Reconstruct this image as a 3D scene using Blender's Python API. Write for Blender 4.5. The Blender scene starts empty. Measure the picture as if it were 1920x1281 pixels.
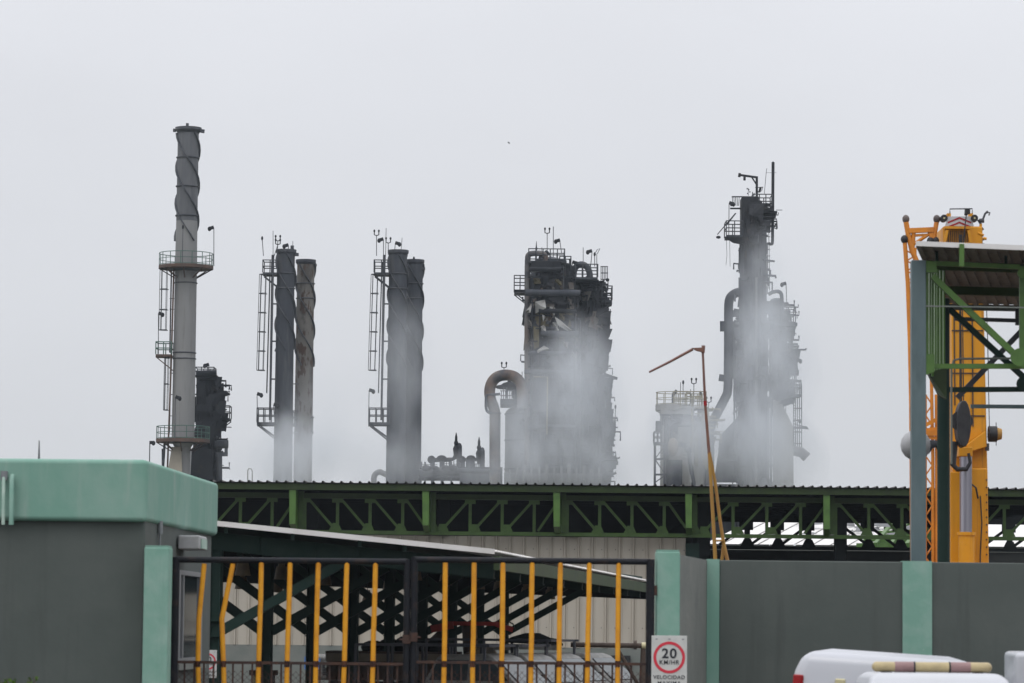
import bpy, bmesh, math, random
from mathutils import Vector, Matrix
R = math.radians
random.seed(7)
scene = bpy.context.scene
col = scene.collection

# ------------------------------------------------------------------ camera
F = 6400.0                       # focal length in pixels of a 1920 px wide frame (120 mm)
EYE = 2.1
cam_d = bpy.data.cameras.new("camera"); cam = bpy.data.objects.new("camera", cam_d); col.objects.link(cam)
cam_d.sensor_width = 36.0; cam_d.lens = 36.0 * F / 1920.0
cam_d.clip_start = 0.5; cam_d.clip_end = 6000
PITCH = math.atan((1180 - 640.5) / F); ROLL = R(0.55)
CM = Matrix.Rotation(R(90) + PITCH, 3, 'X') @ Matrix.Rotation(ROLL, 3, 'Z')
cam.matrix_world = Matrix.Translation((0, 0, EYE)) @ CM.to_4x4()
cam_d.dof.use_dof = True; cam_d.dof.focus_distance = 250.0; cam_d.dof.aperture_fstop = 6.0
scene.camera = cam
def P(u, v, D):
    """the point at distance y = D that the photograph shows at pixel (u, v)"""
    d = CM @ Vector(((u - 960) / F, (640.5 - v) / F, -1.0))
    return Vector((0, 0, EYE)) + d * (D / d.y)
def X(u, v, D): return P(u, v, D).x
def Z(u, v, D): return P(u, v, D).z

# ------------------------------------------------------------------ sky, sun, exposure
SUN_EL, SUN_AZ = R(58), R(205)   # high, veiled, behind the camera's left shoulder
w = bpy.data.worlds.new("World"); scene.world = w; w.use_nodes = True
nt = w.node_tree; nt.nodes.clear()
def wn(t, **k):
    n = nt.nodes.new(t)
    for a, b in k.items(): setattr(n, a, b)
    return n
wo = wn('ShaderNodeOutputWorld'); bg = wn('ShaderNodeBackground'); sk = wn('ShaderNodeTexSky')
sk.sky_type = 'NISHITA'; sk.sun_disc = False; sk.sun_elevation = SUN_EL; sk.sun_rotation = SUN_AZ
tc = wn('ShaderNodeTexCoord'); sep = wn('ShaderNodeSeparateXYZ')
nt.links.new(tc.outputs['Generated'], sep.inputs[0])
cl = wn('ShaderNodeMath', operation='MAXIMUM'); cl.inputs[1].default_value = 0.0
nt.links.new(sep.outputs['Z'], cl.inputs[0])
ma = wn('ShaderNodeMath', operation='MULTIPLY_ADD'); ma.inputs[1].default_value = 1.9; ma.inputs[2].default_value = 0.92
nt.links.new(cl.outputs[0], ma.inputs[0])
mp = wn('ShaderNodeMapping'); mp.inputs['Scale'].default_value = (5.0, 5.0, 9.0)
nt.links.new(tc.outputs['Generated'], mp.inputs[0])
nz = wn('ShaderNodeTexNoise'); nz.inputs['Scale'].default_value = 1.3; nz.inputs['Detail'].default_value = 3.0
nt.links.new(mp.outputs[0], nz.inputs['Vector'])
mr = wn('ShaderNodeMapRange'); mr.inputs['From Min'].default_value = .3; mr.inputs['From Max'].default_value = .7
mr.inputs['To Min'].default_value = .965; mr.inputs['To Max'].default_value = 1.025
nt.links.new(nz.outputs['Fac'], mr.inputs['Value'])
mm = wn('ShaderNodeMath', operation='MULTIPLY'); nt.links.new(ma.outputs[0], mm.inputs[0]); nt.links.new(mr.outputs[0], mm.inputs[1])
cc = wn('ShaderNodeVectorMath', operation='SCALE'); cc.inputs[0].default_value = (6.42, 6.52, 6.86)
nt.links.new(mm.outputs[0], cc.inputs['Scale'])
mx = wn('ShaderNodeMixRGB'); mx.inputs['Fac'].default_value = 0.96
nt.links.new(sk.outputs[0], mx.inputs[1]); nt.links.new(cc.outputs[0], mx.inputs[2])
nt.links.new(mx.outputs[0], bg.inputs[0]); bg.inputs[1].default_value = 0.1
nt.links.new(bg.outputs[0], wo.inputs[0])
sl = bpy.data.lights.new("sun", 'SUN'); sl.energy = 0.6; sl.angle = R(22); sl.color = (1, .96, .9)
so = bpy.data.objects.new("sun", sl); col.objects.link(so)
sd = Vector((math.sin(SUN_AZ) * math.cos(SUN_EL), math.cos(SUN_AZ) * math.cos(SUN_EL), math.sin(SUN_EL)))
so.rotation_euler = (-sd).to_track_quat('-Z', 'Y').to_euler(); so.location = sd * 50
scene.view_settings.view_transform = 'Standard'; scene.view_settings.look = 'None'
scene.view_settings.exposure = 0.0; scene.view_settings.gamma = 1.0
scene.view_settings.use_curve_mapping = False
scene.render.engine = 'CYCLES'
cy = scene.cycles
cy.use_denoising = True; cy.max_bounces = 6; cy.diffuse_bounces = 3; cy.glossy_bounces = 2
cy.transparent_max_bounces = 8; cy.volume_bounces = 2; cy.volume_step_rate = 0.35; cy.volume_max_steps = 256
cy.caustics_reflective = False; cy.caustics_refractive = False

# ------------------------------------------------------------------ materials
def pm(name, c1, c2=None, scale=2.0, rough=.7, metal=0.0, lo=.4, hi=.65, stretch=(1, 1, 1), bump=0.0, bscale=30.0, detail=6.0, c3=None, s3=.6, lo3=.55, hi3=.7, spec=.4, c4=None, s4=1.0, lo4=.5, hi4=.7, st4=(6, 6, .3), c5=None, s5=30.0, lo5=.66, hi5=.69):
    m = bpy.data.materials.new(name); m.use_nodes = True
    t = m.node_tree; b = t.nodes['Principled BSDF']
    b.inputs['Roughness'].default_value = rough; b.inputs['Metallic'].default_value = metal
    b.inputs['Specular IOR Level'].default_value = spec
    b.inputs['Base Color'].default_value = (*c1, 1)
    tcn = t.nodes.new('ShaderNodeTexCoord')
    out = None
    def layer(base, color, sc, l, h, st):
        mpn = t.nodes.new('ShaderNodeMapping'); mpn.inputs['Scale'].default_value = st
        t.links.new(tcn.outputs['Object'], mpn.inputs[0])
        n = t.nodes.new('ShaderNodeTexNoise'); n.inputs['Scale'].default_value = sc; n.inputs['Detail'].default_value = detail
        n.inputs['Roughness'].default_value = .6
        t.links.new(mpn.outputs[0], n.inputs['Vector'])
        r = t.nodes.new('ShaderNodeMapRange'); r.inputs['From Min'].default_value = l; r.inputs['From Max'].default_value = h
        t.links.new(n.outputs['Fac'], r.inputs['Value'])
        x = t.nodes.new('ShaderNodeMixRGB'); t.links.new(r.outputs[0], x.inputs['Fac'])
        if base is None: x.inputs[1].default_value = (*c1, 1)
        else: t.links.new(base, x.inputs[1])
        x.inputs[2].default_value = (*color, 1)
        return x.outputs[0]
    if c2 is not None: out = layer(None, c2, scale, lo, hi, stretch)
    if c3 is not None: out = layer(out, c3, s3, lo3, hi3, stretch)
    if c4 is not None: out = layer(out, c4, s4, lo4, hi4, st4)
    if c5 is not None: out = layer(out, c5, s5, lo5, hi5, (1, 1, 1))
    if out is not None: t.links.new(out, b.inputs['Base Color'])
    if bump > 0:
        n = t.nodes.new('ShaderNodeTexNoise'); n.inputs['Scale'].default_value = bscale; n.inputs['Detail'].default_value = 4
        t.links.new(tcn.outputs['Object'], n.inputs['Vector'])
        bm_ = t.nodes.new('ShaderNodeBump'); bm_.inputs['Strength'].default_value = bump; bm_.inputs['Distance'].default_value = .02
        t.links.new(n.outputs['Fac'], bm_.inputs['Height']); t.links.new(bm_.outputs[0], b.inputs['Normal'])
    return m
M = {}
M['grey_plaster'] = pm('grey_plaster', (.080, .094, .087), (.096, .109, .101), .8, .85, bump=.15, bscale=9, c3=(.074, .086, .079), s3=.5, c4=(.066, .075, .070), s4=.8, lo4=.54, hi4=.78, st4=(5, 5, .35), c5=(.15, .16, .15), s5=7, lo5=.71, hi5=.74)
M['side_plaster'] = pm('side_plaster', (.16, .17, .155), (.20, .205, .185), 1.6, .85, bump=.5, bscale=14, c3=(.13, .14, .13), s3=.8)
M['mint_plaster'] = pm('mint_plaster', (.175, .335, .268), (.27, .395, .34), 1.1, .8, bump=.15, bscale=9, stretch=(1, 1, .6), lo=.45, hi=.75, c3=(.165, .325, .26), s3=1.5, c4=(.30, .39, .345), s4=.9, lo4=.56, hi4=.78, st4=(6, 6, .5), c5=(.42, .48, .44), s5=6, lo5=.72, hi5=.75)
M['pale_mint'] = pm('pale_mint', (.185, .35, .28), (.27, .41, .35), 2.5, .8, bump=.2, bscale=10, lo=.4, hi=.7, c4=(.16, .30, .24), s4=1.2, lo4=.58, hi4=.8, c5=(.38, .44, .40), s5=14, lo5=.7, hi5=.73)
M['pale_stain'] = pm('chalky_plaster', (.42, .53, .46), (.30, .44, .37), 5, .9)
M['gate_black'] = pm('gate_black', (.012, .013, .017), (.035, .024, .021), 6, .65, lo=.55, hi=.75, spec=.2)
M['rusty_bar'] = pm('rusty_bar', (.035, .020, .018), (.075, .035, .022), 8, .75)
M['picket_yellow'] = pm('picket_yellow', (.74, .33, .014), (.60, .235, .012), 5, .5, lo=.45, hi=.7, c5=(.14, .06, .03), s5=26, lo5=.68, hi5=.71)
M['weld'] = pm('burnt_weld', (.02, .010, .010), (.10, .035, .015), 20, .9)
M['green_steel'] = pm('green_steel', (.040, .086, .013), (.028, .056, .011), 3, .55, lo=.45, hi=.7)
M['bright_green'] = pm('bright_green_steel', (.078, .165, .032), (.055, .115, .026), 3, .5, lo=.45, hi=.7)
M['dark_green'] = pm('dark_green_steel', (.011, .030, .024), (.016, .034, .027), 3, .6, spec=.2)
M['dull_green'] = pm('dull_green_steel', (.028, .052, .009), (.019, .035, .008), 2, .6)
M['roof_white'] = pm('white_roof_sheet', (.72, .70, .68), (.60, .58, .55), 1.2, .5, lo=.45, hi=.75)
M['roof_dark'] = pm('weathered_roof_sheet', (.07, .065, .065), (.11, .10, .09), 2, .6)
M['underside'] = pm('brown_roof_underside', (.23, .185, .155), (.15, .12, .10), 1.0, .7, stretch=(.3, 3, 1))
M['cream_clad'] = pm('cream_cladding', (.50, .46, .39), (.44, .40, .335), .8, .6, stretch=(2, 1, .3), c3=(.40, .37, .31), s3=1.5, lo3=.58, hi3=.75)
M['plinth'] = pm('grey_plinth', (.17, .19, .175), (.21, .22, .20), 1.5, .8)
M['interior'] = pm('shaded_interior_black', (.008, .010, .011), (.013, .015, .015), 1, .95, spec=.1)  # deep shade under the roofs put into the colour; black loads share it
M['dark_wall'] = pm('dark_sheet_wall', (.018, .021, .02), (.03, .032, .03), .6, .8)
M['crane_yellow'] = pm('crane_yellow', (.66, .285, .006), (.52, .215, .008), 1.2, .5, lo=.45, hi=.75, stretch=(1, 1, .3), c3=(.36, .14, .012), s3=2.5, lo3=.60, hi3=.78, c4=(.30, .125, .02), s4=1.5, lo4=.58, hi4=.75, st4=(7, 7, .25), c5=(.07, .04, .02), s5=9, lo5=.69, hi5=.72)
M['jib_orange'] = pm('jib_orange', (.68, .24, .02), (.50, .17, .02), 2, .5)
M['chrome'] = pm('chrome_rod', (.35, .34, .38), (.22, .21, .25), 1.5, .28, .9, stretch=(6, 6, .1))
M['black'] = pm('black_rubber', (.015, .015, .018), (.03, .03, .032), 5, .6)
M['blue_post'] = pm('blue_grey_paint', (.12, .165, .175), (.085, .125, .135), 1.5, .5, stretch=(2, 2, .5), c3=(.045, .07, .07), s3=.8)
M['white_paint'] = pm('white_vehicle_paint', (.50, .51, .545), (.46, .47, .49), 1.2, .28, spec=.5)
M['dusty_shaded_white'] = pm('dusty_shaded_white_paint', (.20, .20, .19), (.10, .097, .09), 3, .5)  # dusty white, taken darker to hold the shade behind the gate
M['tan_paint'] = pm('tan_paint', (.20, .17, .13), (.14, .12, .09), 2, .6)
M['brown_bed'] = pm('brown_bed', (.055, .038, .030), (.085, .06, .045), 3, .7)
M['red_paint'] = pm('red_paint', (.42, .03, .025), (.25, .03, .02), 3, .5)
M['glass'] = pm('dark_glass', (.03, .04, .045), None, rough=.08, spec=.8)
M['pale_glass'] = pm('pale_glass', (.03, .04, .043), (.09, .11, .115), 2, .18, spec=.35)
M['tail_red'] = pm('red_lens', (.32, .008, .012), (.22, .006, .01), 8, .2)
M['amber'] = pm('aged_amber_lens', (.46, .37, .20), (.36, .29, .16), 6, .3)
M['mauve'] = pm('faded_red_lens', (.28, .17, .165), (.22, .13, .125), 6, .3)
M['lens_pale'] = pm('pale_lens', (.55, .50, .30), None, rough=.25)
M['sign_white'] = pm('sign_white', (.58, .58, .56), (.50, .50, .48), 6, .5)
M['sign_red'] = pm('sign_red', (.60, .035, .06), None, rough=.5)
M['sign_black'] = pm('sign_black', (.02, .022, .03), None, rough=.5)
M['sign_grey'] = pm('sign_grey', (.22, .21, .23), None, rough=.5)
M['lamp_shade'] = pm('beige_lamp_shade', (.22, .17, .10), (.13, .10, .07), 3, .5)
M['lamp_grey'] = pm('lamp_grey', (.40, .40, .41), (.30, .30, .30), 4, .45)
M['alu'] = pm('window_metal', (.22, .23, .24), None, rough=.4, metal=.3)
M['blue_trim'] = pm('blue_trim', (.10, .22, .50), None, rough=.4)
M['leaf'] = pm('leaf_green', (.10, .20, .015), (.05, .11, .012), 9, .5)
M['twig'] = pm('twig', (.08, .06, .04), None)
M['orange_pipe'] = pm('worn_orange_paint', (.34, .17, .045), (.42, .24, .04), 1.2, .6)
M['rust_pipe'] = pm('rusty_red_paint', (.16, .075, .062), (.22, .11, .075), 1.5, .6)
M['asphalt'] = pm('asphalt', (.05, .05, .05), (.07, .07, .068), 3, .9, bump=.5, bscale=40)
M['concrete'] = pm('yard_concrete', (.085, .08, .075), (.06, .057, .053), .4, .9)
M['earth'] = pm('dry_earth', (.16, .15, .12), (.10, .12, .06), .05, .95)
# refinery
M['stack_grey'] = pm('grey_stack_paint', (.225, .225, .225), (.185, .185, .187), .25, .7, stretch=(3, 3, .25), detail=8, c3=(.17, .168, .165), s3=1.2)
M['stack_soot'] = pm('sooty_stack_paint', (.115, .12, .13), (.085, .088, .097), .3, .75, stretch=(3, 3, .3), detail=8, c3=(.15, .15, .155), s3=.8)
M['strake'] = pm('strake_steel', (.035, .038, .05), (.085, .088, .095), .5, .7)
M['soot'] = pm('charred_steel', (.032, .036, .047), (.052, .057, .068), .35, .8, stretch=(3, 3, .4), detail=8, c3=(.078, .078, .080), s3=.7, lo3=.55, hi3=.8)
M['soot_dark'] = pm('black_charred_steel', (.010, .012, .017), (.020, .021, .025), .4, .85, detail=8, c3=(.050, .036, .028), s3=1.1, lo3=.6, hi3=.75)
M['rust_soot'] = pm('burnt_rusty_steel', (.150, .140, .128), (.072, .064, .058), .45, .8, stretch=(2, 2, .8), detail=10, lo=.46, hi=.56, c3=(.070, .042, .030), s3=.9, lo3=.54, hi3=.58)
M['rail'] = pm('platform_steel', (.022, .028, .038), (.07, .07, .075), 2, .7)
M['green_rail'] = pm('green_handrail', (.045, .105, .085), (.07, .14, .11), 2, .7)
M['rust_deck'] = pm('rusty_deck', (.105, .062, .045), (.07, .048, .04), 1, .8)
M['pipe_burnt'] = pm('heat_marked_pipe', (.12, .118, .118), (.135, .088, .065), .35, .6, c3=(.045, .046, .055), s3=.5, lo3=.48, hi3=.62)
M['pipe_grey'] = pm('insulated_pipe', (.17, .175, .18), (.13, .13, .135), .5, .6)
M['clad_pale'] = pm('torn_pale_cladding', (.34, .34, .33), (.20, .19, .18), .8, .6)
M['clad_ochre'] = pm('scorched_insulation', (.12, .105, .06), (.08, .065, .045), .7, .9)
M['drum_pale'] = pm('pale_drum_cladding', (.30, .30, .29), (.22, .215, .205), .4, .6, stretch=(4, 4, .3))
M['drum_tan'] = pm('tan_drum', (.26, .21, .155), (.20, .16, .12), .5, .7)
M['yellow_rail'] = pm('dull_yellow_rail', (.26, .23, .13), (.18, .16, .11), 1, .7)
M['stone'] = pm('concrete_plinth', (.30, .27, .22), (.22, .20, .17), .5, .9)

# ------------------------------------------------------------------ mesh builder
class MB:
    def __init__(s): s.v = []; s.f = []; s.sm = []
    def add(s, vs, fs, smooth=False):
        o = len(s.v); s.v += [Vector(p) for p in vs]
        for f in fs: s.f.append([i + o for i in f]); s.sm.append(smooth)
        return s
    def box(s, x0, x1, y0, y1, z0, z1):
        v = [(x, y, z) for z in (z0, z1) for y in (y0, y1) for x in (x0, x1)]
        return s.add(v, [(0, 2, 3, 1), (4, 5, 7, 6), (0, 1, 5, 4), (2, 6, 7, 3), (0, 4, 6, 2), (1, 3, 7, 5)])
    def hexa(s, b, t):
        """b, t: four bottom and four top corners, counter-clockwise seen from above"""
        return s.add(list(b) + list(t), [(3, 2, 1, 0), (4, 5, 6, 7), (0, 1, 5, 4), (1, 2, 6, 5), (2, 3, 7, 6), (3, 0, 4, 7)])
    def beam(s, p, q, w, h=None, up=(0, 0, 1)):
        p, q = Vector(p), Vector(q); h = h or w; d = (q - p).normalized(); u = Vector(up)
        if abs(d.dot(u)) > .95: u = Vector((0, 1, 0))
        a = d.cross(u).normalized(); b = a.cross(d).normalized()
        c = lambda o: [o - a * w / 2 - b * h / 2, o + a * w / 2 - b * h / 2, o + a * w / 2 + b * h / 2, o - a * w / 2 + b * h / 2]
        return s.add(c(p) + c(q), [(3, 2, 1, 0), (4, 5, 6, 7), (0, 1, 5, 4), (1, 2, 6, 5), (2, 3, 7, 6), (3, 0, 4, 7)])
    def tube(s, pts, r, seg=8, r1=None, caps=True, closed=False):
        pts = [Vector(p) for p in pts]; n = len(pts); r1 = r if r1 is None else r1
        rings = []; prev = None
        for i, p in enumerate(pts):
            if closed: d = pts[(i + 1) % n] - pts[i - 1]
            else: d = pts[min(i + 1, n - 1)] - pts[max(i - 1, 0)]
            d = d.normalized() if d.length > 1e-9 else Vector((0, 0, 1))
            if prev is None:
                u = Vector((0, 1, 0)) if abs(d.y) < .9 else Vector((1, 0, 0))
            else: u = prev
            a = (u - d * u.dot(d)).normalized(); prev = a; b = d.cross(a)
            rr = r + (r1 - r) * (i / max(1, n - 1))
            rings.append([p + (a * math.cos(t) + b * math.sin(t)) * rr for t in [2 * math.pi * k / seg for k in range(seg)]])
        vs = [q for rg in rings for q in rg]; fs = []
        m = n if closed else n - 1
        for i in range(m):
            j = (i + 1) % n
            for k in range(seg):
                l = (k + 1) % seg; fs.append((i * seg + k, i * seg + l, j * seg + l, j * seg + k))
        s.add(vs, fs, seg > 5)
        if caps and not closed:
            s.add(rings[0], [tuple(range(seg))[::-1]]); s.add(rings[-1], [tuple(range(seg))])
        return s
    def lathe(s, cx, cy, prof, seg=32, a0=0.0, a1=2 * math.pi, smooth=True):
        """prof: list of (radius, z)"""
        full = abs(a1 - a0 - 2 * math.pi) < 1e-6; n = seg if full else seg + 1
        for (ra, za), (rb, zb) in zip(prof[:-1], prof[1:]):
            vs = []; fs = []
            for (r_, z_) in ((ra, za), (rb, zb)):
                for k in range(n):
                    t = a0 + (a1 - a0) * k / seg; vs.append((cx + r_ * math.cos(t), cy + r_ * math.sin(t), z_))
            for k in range(seg):
                l = (k + 1) % n; fs.append((k, l, n + l, n + k))
            s.add(vs, fs, smooth)
        return s
    def cyl(s, cx, cy, z0, z1, r, r1=None, seg=28):
        r1 = r if r1 is None else r1
        return s.lathe(cx, cy, [(0.001, z0), (r, z0), (r1, z1), (0.001, z1)], seg)
    def dome(s, cx, cy, z, r, h, seg=28):
        return s.lathe(cx, cy, [(r * math.cos(t), z + h * math.sin(t)) for t in [R(a) for a in (0, 15, 30, 45, 60, 75, 89.5)]], seg)
    def ring(s, cx, cy, z, r, t, seg=32):
        return s.tube([(cx + r * math.cos(a), cy + r * math.sin(a), z) for a in [2 * math.pi * k / seg for k in range(seg)]], t, 6, closed=True)
    def arc(s, cx, cy, z, r, t, a0, a1, seg=24):
        return s.tube([(cx + r * math.cos(a), cy + r * math.sin(a), z) for a in [a0 + (a1 - a0) * k / seg for k in range(seg + 1)]], t, 5)
    def prism(s, pts, y0, y1):
        """pts: (x, z) outline, extruded from y0 to y1"""
        n = len(pts); a = [(x, y0, z) for x, z in pts]; b = [(x, y1, z) for x, z in pts]
        ar = sum(pts[i][0] * pts[(i + 1) % n][1] - pts[(i + 1) % n][0] * pts[i][1] for i in range(n))
        fr, bk = tuple(range(n)), tuple(range(n, 2 * n))
        if ar < 0: fr = fr[::-1]
        else: bk = bk[::-1]
        side = [(i, n + i, n + (i + 1) % n, (i + 1) % n) if ar > 0 else (i, (i + 1) % n, n + (i + 1) % n, n + i) for i in range(n)]
        return s.add(a + b, [fr, bk] + side)
    def ball(s, c, rx, ry=None, rz=None, seg=16):
        ry = ry or rx; rz = rz or rx; c = Vector(c); vs = []; fs = []; rows = seg // 2
        for i in range(rows + 1):
            ph = math.pi * i / rows
            for k in range(seg):
                t = 2 * math.pi * k / seg
                vs.append(c + Vector((rx * math.sin(ph) * math.cos(t), ry * math.sin(ph) * math.sin(t), rz * math.cos(ph))))
        for i in range(rows):
            for k in range(seg):
                l = (k + 1) % seg; fs.append((i * seg + k, (i + 1) * seg + k, (i + 1) * seg + l, i * seg + l))
        return s.add(vs, fs, True)
    def build(s, name, mat, parent=None, xf=None, bevel=0, bseg=2):
        off = Vector((0, 0, 0)); o = parent; 
        while o is not None: off += Vector(o.location); o = o.parent
        me = bpy.data.meshes.new(name)
        vs = [(xf @ p) if xf is not None else p for p in s.v]
        if xf is None: vs = [p - off for p in vs]
        me.from_pydata([tuple(p) for p in vs], [], s.f)
        me.polygons.foreach_set('use_smooth', s.sm); me.materials.append(M[mat] if isinstance(mat, str) else mat)
        me.validate(); me.update()
        ob = bpy.data.objects.new(name, me); col.objects.link(ob)
        if parent is not None: ob.parent = parent
        if bevel:
            b = bmesh.new(); b.from_mesh(me); bmesh.ops.remove_doubles(b, verts=b.verts, dist=1e-5); bmesh.ops.recalc_face_normals(b, faces=b.faces); b.to_mesh(me); b.free()
            md = ob.modifiers.new('bevel', 'BEVEL'); md.width = bevel; md.segments = bseg; md.limit_method = 'ANGLE'; md.angle_limit = R(35)
            if bseg > 1:
                me.polygons.foreach_set('use_smooth', [True] * len(me.polygons)); md.harden_normals = True
        return ob
def thing(name, label, cat, loc=(0, 0, 0), group=None, rz=0):
    o = bpy.data.objects.new(name, None); col.objects.link(o); o.location = loc; o.rotation_euler = (0, 0, rz)
    o.empty_display_size = .2
    o['label'] = label; o['category'] = cat
    if group: o['group'] = group
    return o
def tag(o, label, cat, group=None):
    o['label'] = label; o['category'] = cat
    if group: o['group'] = group
    return o
def copy_tree(o, parent=None):
    c = o.copy(); col.objects.link(c)
    if parent is not None: c.parent = parent
    for ch in [k for k in bpy.data.objects if k.parent == o]: copy_tree(ch, c)
    return c
def arcpts(c, r, a0, a1, n=10, y=None):
    """points of an arc in the x-z plane round c"""
    c = Vector(c); return [c + Vector((r * math.cos(R(a0 + (a1 - a0) * k / n)), 0, r * math.sin(R(a0 + (a1 - a0) * k / n)))) for k in range(n + 1)]

# ------------------------------------------------------------------ ground
def struct(name, mb, mat):
    o = mb.build(name, mat); o['kind'] = 'structure'; return o
struct('ground', MB().add([(-1500, -100, -.02), (1500, -100, -.02), (1500, 3000, -.02), (-1500, 3000, -.02)], [(0, 1, 2, 3)]), 'earth')
struct('road', MB().add([(-60, 10, 0), (60, 10, 0), (60, 37, 0), (-60, 37, 0)], [(0, 1, 2, 3)]), 'asphalt')
struct('pavement', MB().box(-60, -3.6, 37, 40.4, -.01, .13).box(3.2, 60, 37, 45, -.01, .13), 'concrete')
struct('yard', MB().add([(-70, 40.5, 0), (70, 40.5, 0), (70, 240, 0), (-70, 240, 0)], [(0, 1, 2, 3)]), 'concrete')
# ------------------------------------------------------------------ guardhouse at the left
D1, D2 = 41.0, 48.0
gh = thing('guardhouse', 'single-storey grey guardhouse with a deep mint green parapet, left of the gate', 'building', (-8, 44, 0))
xl = -14.0; xa = X(272, 1000, D1); xb = X(397, 1000, D2)
zt1, zb1 = Z(150, 866, D1), Z(150, 978, D1)
zt2 = Z(408, 906, D2 + .1)
zt = (zt1 + zt2) / 2; zb = zb1
MB().hexa([(xl, D1, 0), (xa, D1, 0), (xb, D2, 0), (xl, D2, 0)], [(xl, D1, zb + .05), (xa, D1, zb + .05), (xb, D2, zb + .05), (xl, D2, zb + .05)]).build('wall', 'grey_plaster', gh, bevel=.03)
xa2, xb2 = X(281, 900, D1 - .12), X(409, 950, D2 + .1)
MB().hexa([(xl, D1 - .12, zb), (xa2 - .03, D1 - .12, zb), (xb2, D2 + .1, zb + .03), (xl, D2 + .1, zb)],
          [(xl, D1 - .12, zt), (xa2 - .03, D1 - .12, zt), (xb2, D2 + .1, zt + .03), (xl, D2 + .1, zt)]).build('parapet', 'mint_plaster', gh, bevel=.06, bseg=3)
# conduits on the parapet
for (u, v0, v1, r, nm) in ((8, 888, 984, .022, 'conduit'), (23, 892, 984, .03, 'downpipe')):
    c = MB(); c.tube([P(u, v0, D1 - .17), P(u - 1, v0 + 8, D1 - .22), P(u - 2, v1, D1 - .22)], r, 8); c.build(nm, 'pale_mint' if nm == 'downpipe' else 'pale_stain', gh)
c = MB(); a = P(8, 888, D1 - .19); c.cyl(a.x, a.y, a.z - .08, a.z + .03, .045, seg=10); c.build('conduit_head', 'alu', gh)
# side wall details, on the wall that recedes to the carport
def side(t, z, out=0.0):      # t: 0 at the front corner, 1 at the back one
    n = Vector((D2 - D1, -(xb - xa), 0)).normalized()
    return Vector((xa + (xb - xa) * t, D1 + (D2 - D1) * t, z)) + n * out
def side_t(u):
    # where the sight line through column u meets the side wall
    k = (u - 960 + 1.5) / F; return (k * D1 - xa) / ((xb - xa) - k * (D2 - D1))
t0, t1 = side_t(334), side_t(378)
zw0 = 1.55; zw1 = EYE + (1181 - 1076) / F * (D1 + (D2 - D1) * t0)
def slab(mb, ta, tb, za, zb_, o0, o1):
    return mb.hexa([side(ta, za, o0), side(ta, za, o1), side(tb, za, o1), side(tb, za, o0)], [side(ta, zb_, o0), side(ta, zb_, o1), side(tb, zb_, o1), side(tb, zb_, o0)])
zw0 = EYE - (1250 - 1181) / F * 44
win = MB()
for a, b in ((t0, t0 + .02), (t0 + .06, t0 + .075), (t1 - .02, t1)): slab(win, a, b, zw0, zw1, 0, .05)
slab(win, t0 + .02, t1 - .02, zw1 - .06, zw1, .001, .052); slab(win, t0 + .02, t1 - .02, zw0, zw0 + .06, .001, .052)
wf = win.build('window', 'alu', gh)
slab(MB(), t0 + .021, t1 - .021, zw0 + .062, zw1 - .062, .003, .018).build('pane', 'glass', wf)
slab(MB(), t0 - .03, t1 + .03, zw0 - .09, zw0 - .005, 0, .09).build('sill', 'side_plaster', gh)
fl = MB(); t = side_t(336); zz = EYE + (1181 - 1012) / F * 43.4
slab(fl, t - .02, t + .10, zz - .16, zz + .02, .02, .30); flo = fl.build('floodlight', 'lamp_grey', gh, bevel=.02)
slab(MB(), t + .0, t + .085, zz - .145, zz - .02, .302, .315).build('lens', 'pale_stain', flo)
c = MB(); t = side_t(298); zz = EYE + (1181 - 986) / F * 42.3
c.tube([side(t, zz - .3 - 1.2, .03), side(t, zz, .03)], .014, 8); q = side(t, zz, .03); c.cyl(q.x, q.y, q.z - .16, q.z, .035, seg=10); c.build('conduit', 'alu', gh)
c = MB(); c.tube([P(60, 862, D1 + 1), P(82, 862, D1 + 1)], .012, 6); c.tube([P(73, 862, D1 + 1), P(73.5, 826, D1 + 1)], .014, 6, r1=.006); c.build('antenna', 'strake', gh)

# ------------------------------------------------------------------ gate pillars, boundary wall
DG = 42.0
pl = thing('gate_pillar', 'mint green plastered gate pillar against the guardhouse corner', 'gate pillar', (X(292, 1100, 40.7), 40.9, 0))
x0, x1 = X(270, 1100, 40.6), X(317, 1100, 40.6)
MB().box(x0, x1, 40.55, 40.97, 0, Z(290, 1026, 40.6)).build('shaft', 'pale_mint', pl, bevel=.02)
MB().box(x0 + .01, x1 - .01, 40.56, 40.96, Z(290, 1026, 40.6), Z(290, 1023, 40.6)).build('cap', 'mint_plaster', pl)
pr = thing('gate_pillar', 'mint green plastered gate pillar behind the speed limit sign', 'gate pillar', (X(1252, 1100, DG), DG, 0))
xr0, xr1 = X(1230, 1130, DG), X(1275, 1130, DG)
zpr = Z(1252, 1034, DG)
MB().box(xr0, xr1, DG, DG + .4, 0, zpr).build('shaft', 'pale_mint', pr, bevel=.02)
MB().box(xr0 + .01, xr1 - .01, DG + .01, DG + .39, zpr, zpr + .02).build('cap', 'mint_plaster', pr)
DW = 46.0
xw0, xw1 = X(1325, 1150, DW), X(1349, 1150, DW); zwl = Z(1520, 1052, DW)
bw = thing('boundary_wall', 'long grey plastered boundary wall with mint green pilasters, right of the gate', 'wall', (xw1, DW, 0))
MB().hexa([(xr1 + .003, DG + .06, 0), (xr1 + .003, DG + .38, 0), (xw0 - .25, DW + .2, 0), (xw0, DW, 0)][::-1],
          [(xr1 + .003, DG + .06, zpr - .04), (xr1 + .003, DG + .38, zpr - .04), (xw0 - .25, DW + .2, zwl), (xw0, DW, zwl)][::-1]).build('return_wall', 'side_plaster', bw)
MB().box(xw1 - .002, 30, DW, DW + .2, 0, zwl).build('wall', 'grey_plaster', bw, bevel=.015)
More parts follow.
